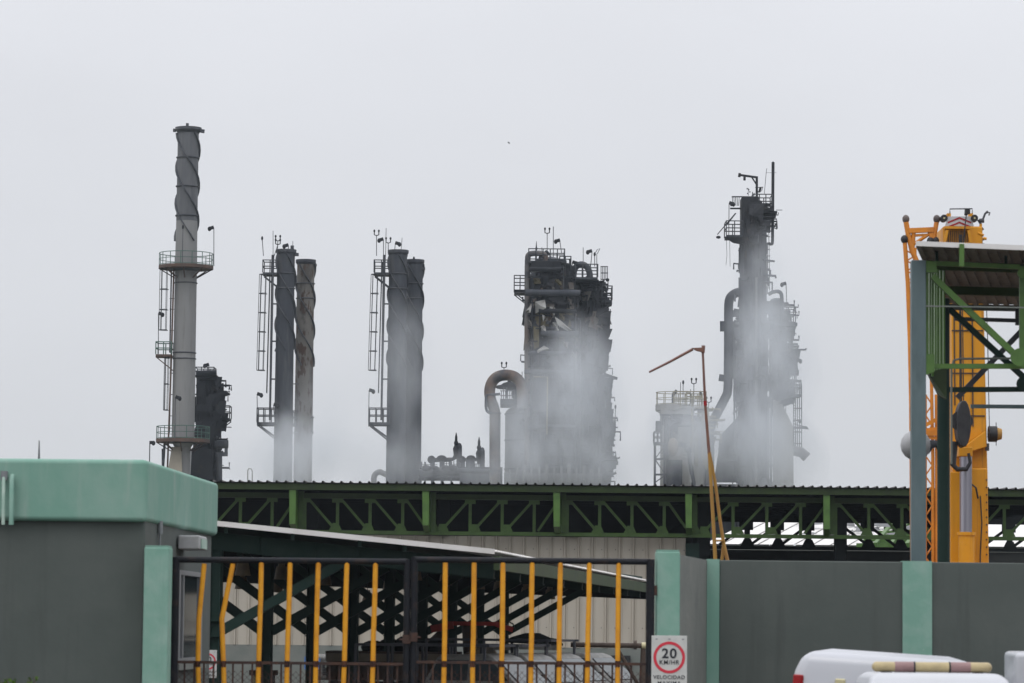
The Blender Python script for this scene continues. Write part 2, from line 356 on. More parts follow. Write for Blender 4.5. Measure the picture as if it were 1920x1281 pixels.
MB().box(xw0, xw1 - .004, DW - .03, DW + .22, 0, zwl + .012).build('pilaster', 'mint_plaster', bw)
for (u0, u1) in ((1692, 1747), (2300, 2355), (2900, 2955)):
    MB().box(X(u0, 1150, DW), X(u1, 1150, DW), DW - .035, DW + .235, 0, zwl + .012).build('pilaster', 'pale_mint', bw)

# ------------------------------------------------------------------ gate: two leaves
def leaf_gate(label, uL, uR, wL, wR, pk, lockside):
    D = DG - .02
    g = thing('gate_leaf', label, 'gate', (X((uL + uR) / 2, 1150, D), D, 0), 'leaves of the entrance gate')
    zt_, zm = Z((uL + uR) / 2, 1051.5, D), Z((uL + uR) / 2, 1243.5, D)
    xL, xR = X(uL, 1150, D), X(uR, 1150, D)
    f = MB(); f.tube([(xL, D, .08), (xL, D, zt_ + .03)], wL, 12); f.build('post', 'gate_black', g)
    f = MB(); f.tube([(xR, D, .08), (xR, D, zt_ + .03)], wR, 12); f.build('post', 'gate_black', g)
    MB().tube([(xL, D - .003, zt_), (xR, D - .003, zt_)], .037, 12).build('top_rail', 'gate_black', g)
    MB().beam((xL, D, zm), (xR, D, zm), .03, .035).build('middle_rail', 'rusty_bar', g)
    MB().beam((xL, D, .12), (xR, D, .12), .04, .05).build('bottom_rail', 'gate_black', g)
    for pts in pk:
        if len(pts) == 2:
            rj = random.Random(int(pts[0][0])); a_, b_ = pts; pts = [a_] + [(a_[0] + (b_[0] - a_[0]) * t_ + rj.uniform(-.7, .7), a_[1] + (b_[1] - a_[1]) * t_) for t_ in (.3, .6, .83)] + [b_]
        q = [P(u, v, D - .005) for u, v in pts]
        end = q[-1].copy(); end.z = .14; 
        p_ = MB().tube(q + [end], .031, 12).build('picket', 'picket_yellow', g)
        um = pts[-2][0]
        k = P(um, 1244, D - .008)
        MB().tube([k + Vector((-.002, 0, -.045)), k + Vector((0, 0, .03))], .034, 10).build('weld', 'weld', p_)
    n = int((uR - uL) / 17.6); 
    for i in range(1, n):
        u = uL + (uR - uL) * i / n
        if min(abs(u - (p[-1][0])) for p in pk) < 5: continue
        MB().beam((X(u, 1260, D), D + .02, .12), (X(u, 1260, D), D + .02, zm - .017), .022, .022).build('bar', 'rusty_bar', g)
    m = MB(); zc = zm - .10; zbm = .2; st = .075   # chain-link wire behind the lower bars
    L = xR - xL; hgt = zc - zbm
    k = -hgt
    while k < L:
        for sgn in (1, -1):
            a0, a1 = (max(0, k), min(L, k + hgt))
            if a1 > a0:
                za = (a0 - k); zb_ = (a1 - k)
                if sgn < 0: za, zb_ = hgt - za, hgt - zb_
                m.beam((xL + a0, D + .04, zbm + za), (xL + a1, D + .042, zbm + zb_), .0045, .0045)
        k += st
    m.build('wire_mesh', 'rusty_bar', g)
    xh_ = xL if lockside > 0 else xR; xk_ = xR if lockside > 0 else xL
    for zz in (zt_ - .35, zm - .15, .5):
        MB().tube([(xh_ - .062 * lockside, D, zz - .06), (xh_ - .062 * lockside, D, zz + .06)], .024, 10).build('hinge', 'rusty_bar', g)
    MB().box(xk_ - .05, xk_ + .05, D - .065, D - .035, zm + .25, zm + .36).tube([(xk_ - .09, D - .055, zm + .30), (xk_ + .09, D - .055, zm + .30)], .012, 8).build('latch', 'rusty_bar', g)
    return g
def straight(ut, ub): return [(ut, 1055), (ub, 1281)]
leaf_gate('left gate leaf, its two leftmost yellow pickets bent', 327.5, 763, .052, .042,
          [[(383, 1057), (373, 1160), (371, 1243), (372, 1281)], [(437, 1057), (416, 1160), (419, 1243), (420, 1281)],
           straight(490, 484), straight(544, 537.5), straight(597, 591.5), straight(650.5, 644), straight(704, 698)], 1)
leaf_gate('right gate leaf with straight yellow pickets, next to the speed limit sign', 776, 1219, .042, .052,
          [straight(a, b) for a, b in ((835, 832), (889, 886), (943, 941), (998, 995), (1051, 1048), (1105, 1101), (1160, 1158))], -1)

# ------------------------------------------------------------------ speed signs
def text_mesh(body, size, bold=.0):
    c = bpy.data.curves.new('lettering', 'FONT'); c.body = body; c.size = size; c.align_x = 'CENTER'; c.align_y = 'CENTER'
    c.extrude = .0015; c.offset = bold; c.space_character = 1.12
    o = bpy.data.objects.new('tmp', c); col.objects.link(o)
    bpy.context.view_layer.update()
    me = bpy.data.meshes.new_from_object(o.evaluated_get(bpy.context.evaluated_depsgraph_get()))
    bpy.data.objects.remove(o); return me
def speed_sign(label, uL, uR, vT, D, group='speed limit signs'):
    s = (uR - uL) / F * D; cx = X((uL + uR) / 2, vT + 50, D); zt_ = Z((uL + uR) / 2, vT, D); h = s * 1.48
    g = thing('speed_limit_sign', label, 'sign', (cx, D, zt_ - h), group)
    b = MB().box(cx - s / 2, cx + s / 2, D, D + .012, zt_ - h, zt_).build('plate', 'sign_white', g, bevel=.004)
    zc = zt_ - s * .61; ro, ri = s * .445, s * .365
    m = MB(); n = 48; vs = []
    for r_ in (ro, ri):
        for y in (D - .004, D + .001): vs += [(cx + r_ * math.cos(2 * math.pi * k / n), y, zc + r_ * math.sin(2 * math.pi * k / n)) for k in range(n)]
    fs = []
    for k in range(n):
        l = (k + 1) % n; fs += [(k, l, 2 * n + l, 2 * n + k), (n + k, k, l, n + l), (2 * n + k, 3 * n + k, 3 * n + l, 2 * n + l)]
    m.add(vs, fs).build('red_ring', 'sign_red', g)
    def txt(body, size, z, sx=1.0, mat='sign_black', bold=0.0, x=0):
        me = text_mesh(body, size, bold)
        me.transform(Matrix.Diagonal((sx, 1, 1, 1)))
        me.transform(Matrix.Translation((cx + x, D - .004, z)) @ Matrix.Rotation(R(90), 4, 'X'))
        me.transform(Matrix.Translation(-Vector(g.location)))
        me.materials.clear(); me.materials.append(M[mat])
        o = bpy.data.objects.new('lettering', me); col.objects.link(o); o.parent = g
    txt('20', s * .38, zc + s * .10, 1.05, bold=s * .008)
    txt('KM/HR', s * .17, zc - s * .14, 1.0, bold=s * .001)
    txt('VELOCIDAD', s * .145, zc - s * .555, 1.02, bold=s * .001)
    txt('MAXIMA', s * .145, zc - s * .72, 1.1, bold=s * .001)
    for dx in (-.36, 0, .38):
        MB().box(cx + dx * s - .014 * s / .43 * .8, cx + dx * s + .014 * s / .43, D - .003, D + .001, zt_ - s * .115, zt_ - s * .085).build('mark', 'sign_grey', g)
    return g
speed_sign('white 20 km/hr speed limit sign fixed in front of the right gate pillar', 1221.5, 1288, 1192, 41.93)

# ------------------------------------------------------------------ vehicles
def loft(mb, loops, smooth=False):
    n = len(loops[0]); vs = [p for l in loops for p in l]; fs = [tuple(range(n))[::-1], tuple(range((len(loops) - 1) * n, len(loops) * n))]
    for i in range(len(loops) - 1):
        for k in range(n): l = (k + 1) % n; fs.append((i * n + k, i * n + l, (i + 1) * n + l, (i + 1) * n + k))
    return mb.add(vs, fs, smooth)
def rect(x0, x1, w, z): return [(x0, -w, z), (x1, -w, z), (x1, w, z), (x0, w, z)]
def wheel_parts(root, xs, w, r=.36, mat='black'):
    for x in xs:
        for s in (-1, 1):
            m = MB(); seg = 28
            prof = [(r - .14, .0), (r - .02, .0), (r, .03), (r, .19), (r - .02, .22), (r - .14, .22)]
            loops = []
            for rr, yy in prof: loops.append([(x + rr * math.cos(2 * math.pi * k / seg), s * (w - .22 + yy), r + rr * math.sin(2 * math.pi * k / seg)) for k in range(seg)])
            loft(m, loops, True); o = m.build('wheel', 'black', root, xf=Matrix())
            m = MB(); loft(m, [[(x + rr * math.cos(2 * math.pi * k / 16), s * (w - .02 + yy), r + rr * math.sin(2 * math.pi * k / 16)) for k in range(16)] for rr, yy in ((.20, -.03), (.22, .0), (.14, .01), (.05, .02))], True)
            m.build('rim', 'lamp_grey', o, xf=Matrix())
I4 = Matrix()
def pickup(label, x, y, yaw, group, paint='white_paint', cap=False, bar=False, rack=None, glassmat='glass'):
    """x axis points to the nose"""
    g = thing('pickup_truck', label, 'pickup truck', (x, y, 0), group, rz=yaw)
    W = .86
    m = MB(); m.prism([(-2.55, .45), (-2.55, 1.02), (-.75, 1.04), (1.0, 1.06), (2.2, .98), (2.5, .86), (2.55, .5), (2.4, .36), (-2.45, .36)], -W, W)
    m.build('body', paint, g, xf=I4, bevel=.05, bseg=3)
    if not cap:
        MB().box(-2.48, -.85, -W + .07, W - .07, 1.021, 1.05).build('bed_liner', 'black', g, xf=I4)
    m = MB(); loft(m, [rect(-.85, 1.25, .80, 1.03), rect(-.80, 1.05, .79, 1.20), rect(-.62, .55, .66, 1.66), rect(-.52, .40, .60, 1.72)])
    cabn = m.build('cabin', paint, g, xf=I4, bevel=.045, bseg=3)
    e = .012
    def pane(pts, nm='window', gm=None): MB().add(pts + [tuple(Vector(p) - Vector((0, 0, .004))) for p in pts], [(0, 1, 2, 3), (7, 6, 5, 4)]).build(nm, glassmat if nm == 'windscreen' else 'glass', cabn, xf=I4)
    pane([(1.12 + e, -.68, 1.14 + e), (1.12 + e, .68, 1.14 + e), (.62 + e, .55, 1.60 + e), (.62 + e, -.55, 1.60 + e)], 'windscreen')
    MB().add([(1.15, -.74, 1.10), (1.15, .74, 1.10), (.61, .58, 1.61), (.61, -.58, 1.61)], [(0, 1, 2, 3)]).build('windscreen_seal', 'black', cabn, xf=Matrix.Translation((e * .5, 0, e * .5)))
    pane([(-.80 - e, .66, 1.22), (-.80 - e, -.66, 1.22), (-.655 - e, -.56, 1.60), (-.655 - e, .56, 1.60)], 'rear_window')
    for s in (-1, 1):
        for (a0, a1, b0, b1) in ((-.70, .08, -.58, .06), (.14, .93, .12, .53)):
            q = [(a0, s * (.785 + e), 1.21), (a1, s * (.785 + e), 1.21), (b1, s * (.672 + e), 1.61), (b0, s * (.672 + e), 1.61)]
            pane(q if s < 0 else q[::-1])
    wheel_parts(g, (-1.55, 1.6), W + .02)
    for s in (-1, 1):
        MB().box(-2.575, -2.50, s * .74 - .08, s * .74 + .08, .66, .98).build('tail_light', 'tail_red', g, xf=I4, bevel=.01)
        MB().box(2.42, 2.53, s * .66 - .15, s * .66 + .15, .68, .84).build('headlight', 'pale_glass', g, xf=I4, bevel=.02)
        MB().tube([(.85, s * .86, 1.17), (.83, s * 1.02, 1.2)], .03, 6).box(.76, .86, min(s * .97, s * 1.12), max(s * .97, s * 1.12), 1.1, 1.32).build('mirror', 'black', g, xf=I4)
    MB().box(-2.66, -2.56, -.8, .8, .42, .58).build('rear_bumper', 'black', g, xf=I4, bevel=.02)
    MB().box(2.52, 2.62, -.82, .82, .38, .56).build('front_bumper', 'black', g, xf=I4, bevel=.02)
    if cap:
        m = MB(); loft(m, [rect(-2.50, -.60, .845, 1.05), rect(-2.47, -.58, .84, 1.25), rect(-2.44, -.40, .80, 1.62)] + [[(a0, -w_, z0), (a1, -w_, z1_), (a1, w_, z1_), (a0, w_, z0)] for a0, a1, w_, z0, z1_ in ((-2.40, -.30, .74, 1.81, 1.70), (-2.2, -.6, .5, 1.87, 1.79))])
        cp = m.build('camper_shell', paint, g, xf=I4, bevel=.10, bseg=4)
        MB().box(-2.50, -2.40, -.62, .62, 1.16, 1.42).build('rear_pane', 'glass', cp, xf=Matrix.Rotation(0, 4, 'Y'))
        for yy, mt, zl in ((.76, 'tail_red', 1.585), (.40, 'lens_pale', 1.57), (.05, 'tail_red', 1.54)):
            MB().box(-2.47, -2.38, yy - .045, yy + .045, zl - .16, zl).build('marker_light', mt, cp, xf=I4, bevel=.015)
        for s in (-1,):
            MB().box(-2.2, -1.3, -.835, -.80, 1.22, 1.55).build('side_pane', 'glass', cp, xf=I4, bevel=.01)
    if bar:
        bz = 1.775
        b = MB(); 
        b.tube([(-.02, -.53, bz), (-.02, .53, bz)], .05, 14).ball((-.02, -.53, bz), .05, .05, .05, 14).ball((-.02, .53, bz), .05, .05, .05, 14)
        lb = b.build('light_bar', 'amber', g, xf=I4)
        for (a0, a1, mt) in ((-.36, -.17, 'mauve'), (.18, .37, 'mauve')):
            MB().tube([(-.02, a0, bz), (-.02, a1, bz)], .0525, 14).build('lens', mt, lb, xf=I4)
        for yy in (-.17, .17): MB().tube([(-.02, yy - .008, bz), (-.02, yy + .008, bz)], .054, 14).build('divider', 'black', lb, xf=I4)
        MB().box(-.06, .04, -.5, .5, bz - .085, bz - .06).build('base', 'black', lb, xf=I4)
        for yy in (-.44, .44): MB().box(-.05, .03, yy - .05, yy + .05, 1.69, bz - .05).build('foot', 'black', lb, xf=I4)
    if rack:
        m = MB(); zr = 2.0 if rack == 2 else 1.9
        for s in (-1, 1):
            m.beam((-2.3, s * .7, zr), (.5, s * .7, zr), .05)
            for xx in (-2.3, -1.0, .4): m.beam((xx, s * .72, 1.05 if xx < -.8 else 1.60), (xx, s * .7, zr), .045)
        for xx in (-2.3, -1.4, -.5, .4): m.beam((xx, -.7, zr), (xx, .7, zr), .05)
        m.build('roof_rack', 'strake', g, xf=I4)
    return g
# front row: only their roofs reach into the frame
p = P(1660, 1240, 35.5)
cpk = pickup('white pickup with a tall rounded camper shell, seen from behind by the wall', X(1668, 1250, 36) + .22, 37.6, R(80), 'pickups parked before the wall', cap=True)
p = P(1760, 1260, 32.5)
pickup('white pickup with a yellowed light bar on its roof, nearest the camera', p.x, 33.0, R(-90), 'pickups parked before the wall', bar=True)
# box van at the right edge
cpk.rotation_euler.x = R(3.3); cpk.scale = (1, 1.20, 1); cpk.location.z = .03
D = 33.5; x0 = X(1903, 1250, D)
bv = thing('box_van', 'white box van with a square red tail light, cut by the right edge', 'van', (x0, D, 0))
zt_ = Z(1900, 1224, D)
MB().box(x0, x0 + 2.0, D, D + 3.4, .75, zt_).build('cargo_box', 'white_paint', bv, bevel=.05, bseg=3)
MB().box(x0 + .22, x0 + 1.8, D + .3, D + 3.0, zt_ - .004, zt_ + .05).build('roof_pod', 'white_paint', bv, bevel=.02)
m = MB(); m.prism([(D + 3.42, .5), (D + 3.42, 1.9), (D + 4.1, 1.85), (D + 4.7, 1.25), (D + 5.5, 1.1), (D + 5.6, .5)], x0 + .12, x0 + 1.88)
m.v = [Vector((p.y, p.x, p.z)) for p in m.v]; m.f = [f[::-1] for f in m.f]
m.build('cab', 'white_paint', bv, bevel=.05)
for s in (0, 1):
    xx = x0 + .14 if s == 0 else x0 + 1.72
    MB().box(xx, xx + .15, D - .02, D + .02, Z(1910, 1268, D), Z(1910, 1239, D)).build('tail_light', 'tail_red', bv, bevel=.01)
for yy in (D + .9, D + 4.8):
    for s in (0, 1):
        m = MB(); xx = x0 + .05 + s * 1.66
        loft(m, [[(xx + o_, yy + r_ * math.cos(2 * math.pi * k / 24), .38 + r_ * math.sin(2 * math.pi * k / 24)) for k in range(24)] for r_, o_ in ((.2, 0), (.36, 0), (.38, .03), (.38, .21), (.36, .24), (.2, .24))], True)
        w_ = m.build('wheel', 'black', bv)
        m = MB(); loft(m, [[(xx + o_, yy + r_ * math.cos(2 * math.pi * k / 16), .38 + r_ * math.sin(2 * math.pi * k / 16)) for k in range(16)] for r_, o_ in ((.2, .02), (.2, .22))]).build('rim', 'lamp_grey', w_)
MB().box(x0 + .2, x0 + 1.8, D + .2, D + 5.2, .45, .75).build('chassis', 'black', bv)
bv.rotation_euler.z = R(-6.5)

# ------------------------------------------------------------------ shrub at the lower left
D = 30.0; c0 = P(30, 1300, D)
sh = thing('shrub', 'leafy yellow-green shrub tip at the lower left corner', 'shrub', (c0.x, D, 0))
m = MB(); lm = MB()
for i in range(26):
    a = random.uniform(0, 6.28); tipu = random.uniform(-18, 74)
    tip = P(tipu, random.uniform(1268, 1290) + max(0, (60 - tipu)) * .05, D + random.uniform(-.25, .25))
    if 20 < tipu < 45: tip.z -= .04
    pts = [Vector((c0.x + math.cos(a) * .04, D + math.sin(a) * .04, 0)), Vector((c0.x * .4 + tip.x * .6, (D + tip.y) / 2, tip.z * .55)), tip]
    m.tube(pts, .012, 5, r1=.003)
    for k in range(34):
        t = random.uniform(.55, 1.0); b = pts[1].lerp(pts[2], (t - .55) / .45)
        d = Vector((random.uniform(-1, 1), random.uniform(-1, 1), random.uniform(-.2, .9))).normalized(); L = random.uniform(.03, .065)
        s_ = d.cross(Vector((random.random(), random.random(), random.random()))).normalized() * L * .3
        lm.add([b, b + d * L * .5 + s_, b + d * L, b + d * L * .5 - s_], [(0, 1, 2, 3)])
m.build('stem', 'twig', sh); lm.build('foliage', 'leaf', sh)
# ------------------------------------------------------------------ carport behind the gate
CY0 = 60.6; CX0 = X(404, 1150, CY0)
ux, uy = .16, .987; BAY = 3.96              # the row of frames runs away from the camera, a little to the right
def cp(a, b, z):                             # a: metres along the row, b: metres to the right across it
    return Vector((CX0 + ux * a + uy * b, CY0 + uy * a - ux * b, z))
cpt = thing('carport', 'dark green steel carport with a white-edged sloping roof behind the gate', 'carport', (CX0, CY0, 0))
A = P(408, 984, CY0); B = P(940, 1038, 60.0)
def rz(b):                                   # roof height across the slope
    return A.z + (B.z - A.z) * (b - 0.2) / 5.05
EW = 5.1
def ew(a): return EW - .042 * a
#                                    # eave distance right of the columns
N = 9
a_back = BAY * (N - 1) + 1.5
# roof sheet with ribs running down the slope
m = MB(); a = -.6; bl = -9.3
prof = []
while a < a_back:
    prof += [(a, 0), (a + .10, 0), (a + .125, .03), (a + .165, .03), (a + .19, 0)]; a += .25
prof.append((a, 0))
for dz, flip in ((.0, False), (-.018, True)):
    vs = []; fs = []
    for (q, h) in prof:
        vs += [cp(q, bl, rz(bl) + h + dz), cp(q, ew(q), rz(EW) + h + dz)]
    for i in range(len(prof) - 1):
        f = (2 * i, 2 * i + 1, 2 * i + 3, 2 * i + 2); fs.append(f[::-1] if flip else f)
    m.add(vs, fs)
m.build('roof_sheet', 'roof_white', cpt)
# white rake flashing along the front
m = MB(); m.hexa([cp(-.66, bl, rz(bl) - .045), cp(-.66, EW, rz(EW) - .045), cp(-.60, EW, rz(EW) - .045), cp(-.60, bl, rz(bl) - .045)],
                 [cp(-.66, bl, rz(bl) + .045), cp(-.66, EW, rz(EW) + .045), cp(-.60, EW, rz(EW) + .045), cp(-.60, bl, rz(bl) + .045)]).build('rake_flashing', 'roof_white', cpt)
m = MB(); m.beam(cp(-.7, ew(0) + .05, rz(EW) - .20), cp(a_back, ew(a_back) + .05, rz(EW) - .20), .10, .24); m.build('gutter', 'dull_green', cpt)
m = MB()
for b in (-8.4, -7.2, -5.9, -4.6, -3.4, -2.2, -1.0, .3, 1.5, 2.7, 3.5): m.beam(cp(-.55, b, rz(b) - .09), cp(a_back, b, rz(b) - .09), .07, .12)
m.build('purlin', 'dark_green', cpt)
zl_, zr_ = EYE + (1181 - 1103) / F * 94.5, EYE + (1181 - 1124) / F * 94.5
m = MB().hexa([cp(a_back, -9.2, zl_ + .1), cp(a_back, ew(a_back), zr_), cp(a_back + .12, ew(a_back), zr_), cp(a_back + .12, -9.2, zl_ + .1)], [cp(a_back, -9.2, rz(-9.2) - .05), cp(a_back, ew(a_back), rz(EW) - .03), cp(a_back + .12, ew(a_back), rz(EW) - .03), cp(a_back + .12, -9.2, rz(-9.2) - .05)]); m.build('rear_dark_panel', 'interior', cpt)  # black panel added to carry the darkness under the roof lower
for k in range(N):
    a = k * BAY
    f = MB(); f.beam(cp(a, -9.0, rz(-9.0) - .31), cp(a, ew(a) - .1, rz(5.0) - .31), .12, .30)
    f.beam(cp(a, -5.0, rz(-5.0) - .165), cp(a, ew(a) - .1, rz(5.0) - .165), .19, .02).beam(cp(a, -5.0, rz(-5.0) - .46), cp(a, ew(a) - .1, rz(5.0) - .46), .19, .02)
    for b in (.8, 1.8, 2.6, 3.4): f.beam(cp(a - .075, b, rz(b) - .18), cp(a - .075, b, rz(b) - .45), .02, .02)
    f.build('rafter', 'dark_green', cpt)
    f = MB(); z1 = rz(0) - .47
    f.beam(cp(a, 0, 0), cp(a, 0, z1), .06, .24, up=(uy, -ux, 0)); 
    f.beam(cp(a, -.09, 0), cp(a, -.09, z1), .2, .02, up=(uy, -ux, 0)).beam(cp(a, .09, 0), cp(a, .09, z1), .18, .02, up=(uy, -ux, 0))
    f.beam(cp(a - .06, -.12, 1.93), cp(a - .06, .12, 1.93), .12, .02).beam(cp(a - .06, -.12, 2.2), cp(a - .06, .12, 2.2), .12, .02)
    f.build('column', 'dark_green', cpt)
    for s in (-1, 1):
        b1 = 2.3 if s > 0 else -2.5
        f = MB(); f.beam(cp(a, s * .1, 2.02), cp(a, b1, rz(b1) - .46), .12, .17); f.build('brace', 'dark_green', cpt)
    # bracing toward the left row of columns
    if k % 4 == 3:
        f = MB(); f.beam(cp(a, -8.4, 0), cp(a, -8.4, rz(-8.4) - .47), .2); f.build('column', 'dark_green', cpt)
# high-bay lamps hung under the roof
lamps = [(455, 1067, 62), (453, 1094, 72), (528, 1075, 66), (519, 1101, 76), (609, 1087, 74), (689, 1121, 90), (728, 1100, 84), (778, 1077, 68), (786, 1110, 86), (835, 1087, 74), (844, 1112, 88), (898, 1095, 80), (935, 1102, 82), (986, 1111, 86), (1031, 1115, 88)]
first = None
zone = ['leftmost, above the bent second picket', 'low one at the bent second picket', 'between the third and fourth pickets', 'low one beside the fourth picket',
        'between the fifth and sixth pickets', 'low one by the seventh picket', 'close left of the meeting posts', 'upper one right of the meeting posts', 'lower one right of the meeting posts',
        'upper one at the right leaf first picket', 'lower one at the right leaf first picket', 'behind the right leaf second picket', 'behind the right leaf third picket', 'left of the right leaf fourth picket', 'rightmost, by the right leaf fifth picket']
for i, (u, v, D) in enumerate(lamps):
    q = P(u, v, D)
    if first is None:
        g = thing('high_bay_lamp', '', 'lamp', q, 'conical lamps hanging under the carport roof')
        s = MB(); s.lathe(0, 0, [(.10, .13), (.145, -.12), (.139, -.12), (.095, .13)], 20); s.cyl(0, 0, .13, .20, .07, seg=14); s.build('lamp_shade', 'lamp_shade', g, xf=I4)
        MB().tube([(0, 0, .2), (0, 0, .42)], .012, 6).build('hanger', 'black', g, xf=I4); first = g
    else: g = copy_tree(first); g.location = q
    g['label'] = 'conical carport lamp, ' + zone[i]
speed_sign('second white speed limit sign, half hidden by the guardhouse corner behind the gate', 371, 406, 1219, 60.0)
c = [o for o in bpy.data.objects if o.name.startswith('speed_limit_sign')][-1]
MB().beam((c.location.x, 60.05, 0), (c.location.x, 60.05, c.location.z + .6), .05).build('post', 'dark_green', c)

# ------------------------------------------------------------------ long truss shed
SD = 108.0
shed = thing('truss_shed', 'long open shed with a green lattice truss front and cream sheet wall', 'shed', (2, SD, 0))
xL = -16.0; xR = X(2150, 950, SD)
zr = Z(960, 910.5, SD); zf = Z(960, 924, SD); zt1 = Z(960, 928, SD); zb1 = Z(960, 1003, SD)
# roof sheet: ribs run away from the camera
m = MB(); x = xL; prof = []
while x < xR:
    prof += [(x, 0), (x + .20, 0), (x + .225, .055), (x + .265, .055), (x + .29, 0)]; x += .29
for dz, flip in ((0, False), (-.02, True)):
    vs = []; fs = []
    for q, h in prof: vs += [(q, SD - .9, zr + h + dz), (q, SD + 43, zr + .5 + h + dz)]
    for i in range(len(prof) - 1):
        f = (2 * i, 2 * i + 2, 2 * i + 3, 2 * i + 1); fs.append(f[::-1] if flip else f)
    m.add(vs, fs)
m.build('roof_sheet', 'roof_dark', shed)
MB().box(xL, xR, SD - .8, SD - .7, zf, zr - .025).build('fascia', 'dull_green', shed)
m = MB(); 
for i in range(14): m.box(xL, xR, SD + i * 3.1 + 1.0, SD + i * 3.1 + 1.1, zr - .2 + i * .036, zr - .03 + i * .036)
m.build('purlin', 'interior', shed)
MB().box(xL, xR, SD - .08, SD + .08, zt1 - .17, zt1).build('top_chord', 'dull_green', shed)
MB().box(xL, xR, SD - .07, SD + .07, zb1 - .03, zb1 + .09).build('bottom_chord', 'green_steel', shed)
posts = [306, 548, 796, 1040, 1286, 1543, 1795, 2050]
for i, u in enumerate(posts):
    xp = X(u, 965, SD)
    MB().hexa([(xp - .04, SD - .75, zb1 + .25), (xp + .15, SD - .75, zb1 + .25), (xp + .19, SD - .1, zb1 + .05), (xp + .0, SD - .1, zb1 + .05)],
              [(xp - .06, SD - .75, zf - .004), (xp + .15, SD - .75, zf - .004), (xp + .19, SD - .1, zf - .004), (xp - .02, SD - .1, zf - .004)]).build('end_plate', 'bright_green', shed)
    MB().box(xp + .20, xp + .36, SD - .1, SD + .2, zb1 + .1, zf - .01).build('truss_end', 'green_steel', shed)
    for q in (.50, .66): MB().box(xp + q, xp + q + .05, SD + 1.2, SD + 1.3, zb1, zf - .05).build('truss_end', 'green_steel', shed)
    xc = xp + .75
    MB().box(xp + .42, xp + .80, SD + .4, SD + .8, 0 if u > 1200 else zb1, zf).build('column', 'interior', shed)
    u2 = posts[i + 1] if i + 1 < len(posts) else u + 250
    x2 = X(u2, 965, SD); st = (x2 - xp) / 4.06
    back = (i % 2 == 0)                        # diagonals lean to the left or the right bay by bay
    for k in range(4):
        va = xp + .55 + k * st
        if not back: va = xp + .40 + k * st
        if va > x2 - .2: continue
        if back:
            # "/" bay
            a_, b_ = (va, zb1 + .13), (va + st * .82, zt1 - .2)
            vx_ = va + st * .88
        else:
            a_, b_ = (va + st * .12, zt1 - .2), (va + st * .92, zb1 + .13)
            vx_ = va
        if vx_ < x2 - .1:
            MB().box(vx_ - .048, vx_ + .048, SD - .05, SD + .05, zb1 + .092, zt1 - .172).build('truss_post', 'green_steel', shed)
            if a_[0] < b_[0]:
                MB().hexa([(a_[0] - .16 if back else b_[0] - .18, SD - .062, zb1 + .092), (a_[0] + .22 if back else b_[0] + .22, SD - .062, zb1 + .092), (a_[0] + .22 if back else b_[0] + .22, SD - .052, zb1 + .092), (a_[0] - .16 if back else b_[0] - .18, SD - .052, zb1 + .092)],
                          [(a_[0] - .08 if back else b_[0] - .06, SD - .062, zb1 + .32), (a_[0] + .12 if back else b_[0] + .12, SD - .062, zb1 + .32), (a_[0] + .12 if back else b_[0] + .12, SD - .052, zb1 + .32), (a_[0] - .08 if back else b_[0] - .06, SD - .052, zb1 + .32)]).build('gusset', 'green_steel', shed)
                MB().box(vx_ - .17, vx_ + .17, SD - .062, SD - .052, zt1 - .30, zt1 - .172).build('gusset', 'green_steel', shed)
        MB().beam((a_[0], SD, a_[1]), (min(b_[0], x2 + .1), SD, b_[1]), .075, .08).build('diagonal', 'green_steel', shed)
# cream wall: raised ribs
xwR = X(1287, 1100, SD); zpl = Z(900, 1213, SD + .6)
m = MB(); x = xL; prof = []
while x < xwR - .4:
    prof += [(x, 0), (x + .30, 0), (x + .315, -.055), (x + .36, -.055), (x + .375, 0), (x + .395, 0), (x + .402, -.03), (x + .428, -.03), (x + .435, 0)]; x += .435
prof.append((xwR, 0))
yw = SD + .6; vs = []; fs = []
for q, h in prof: vs += [(q, yw + h, zpl), (q, yw + h, zb1 - .035)]
for i in range(len(prof) - 1): fs.append((2 * i, 2 * i + 2, 2 * i + 3, 2 * i + 1))
m.add(vs, fs); m.box(xL, xwR - .002, yw + .012, yw + .1, zpl, zb1 - .035)
cw = m.build('sheet_wall', 'cream_clad', shed)
m = MB()
for zz in (zpl + .62, zpl + 1.95, zpl + 3.1):
    x = xL + .2
    while x < xwR:
        for d in (.0, .11): m.box(x + d, x + d + .025, yw - .012, yw - .002, zz, zz + .025)
        x += .435 * (1 if int(x * 7) % 3 else 2)
m.build('fixing', 'strake', cw)
MB().box(xL, xwR, yw - .02, yw + .25, 0, zpl - .002).build('plinth_wall', 'plinth', shed)
MB().box(xwR - .005, xwR + .42, yw - .25, yw + .3, 0, zb1 - .2).build('corner_column', 'dark_green', shed)
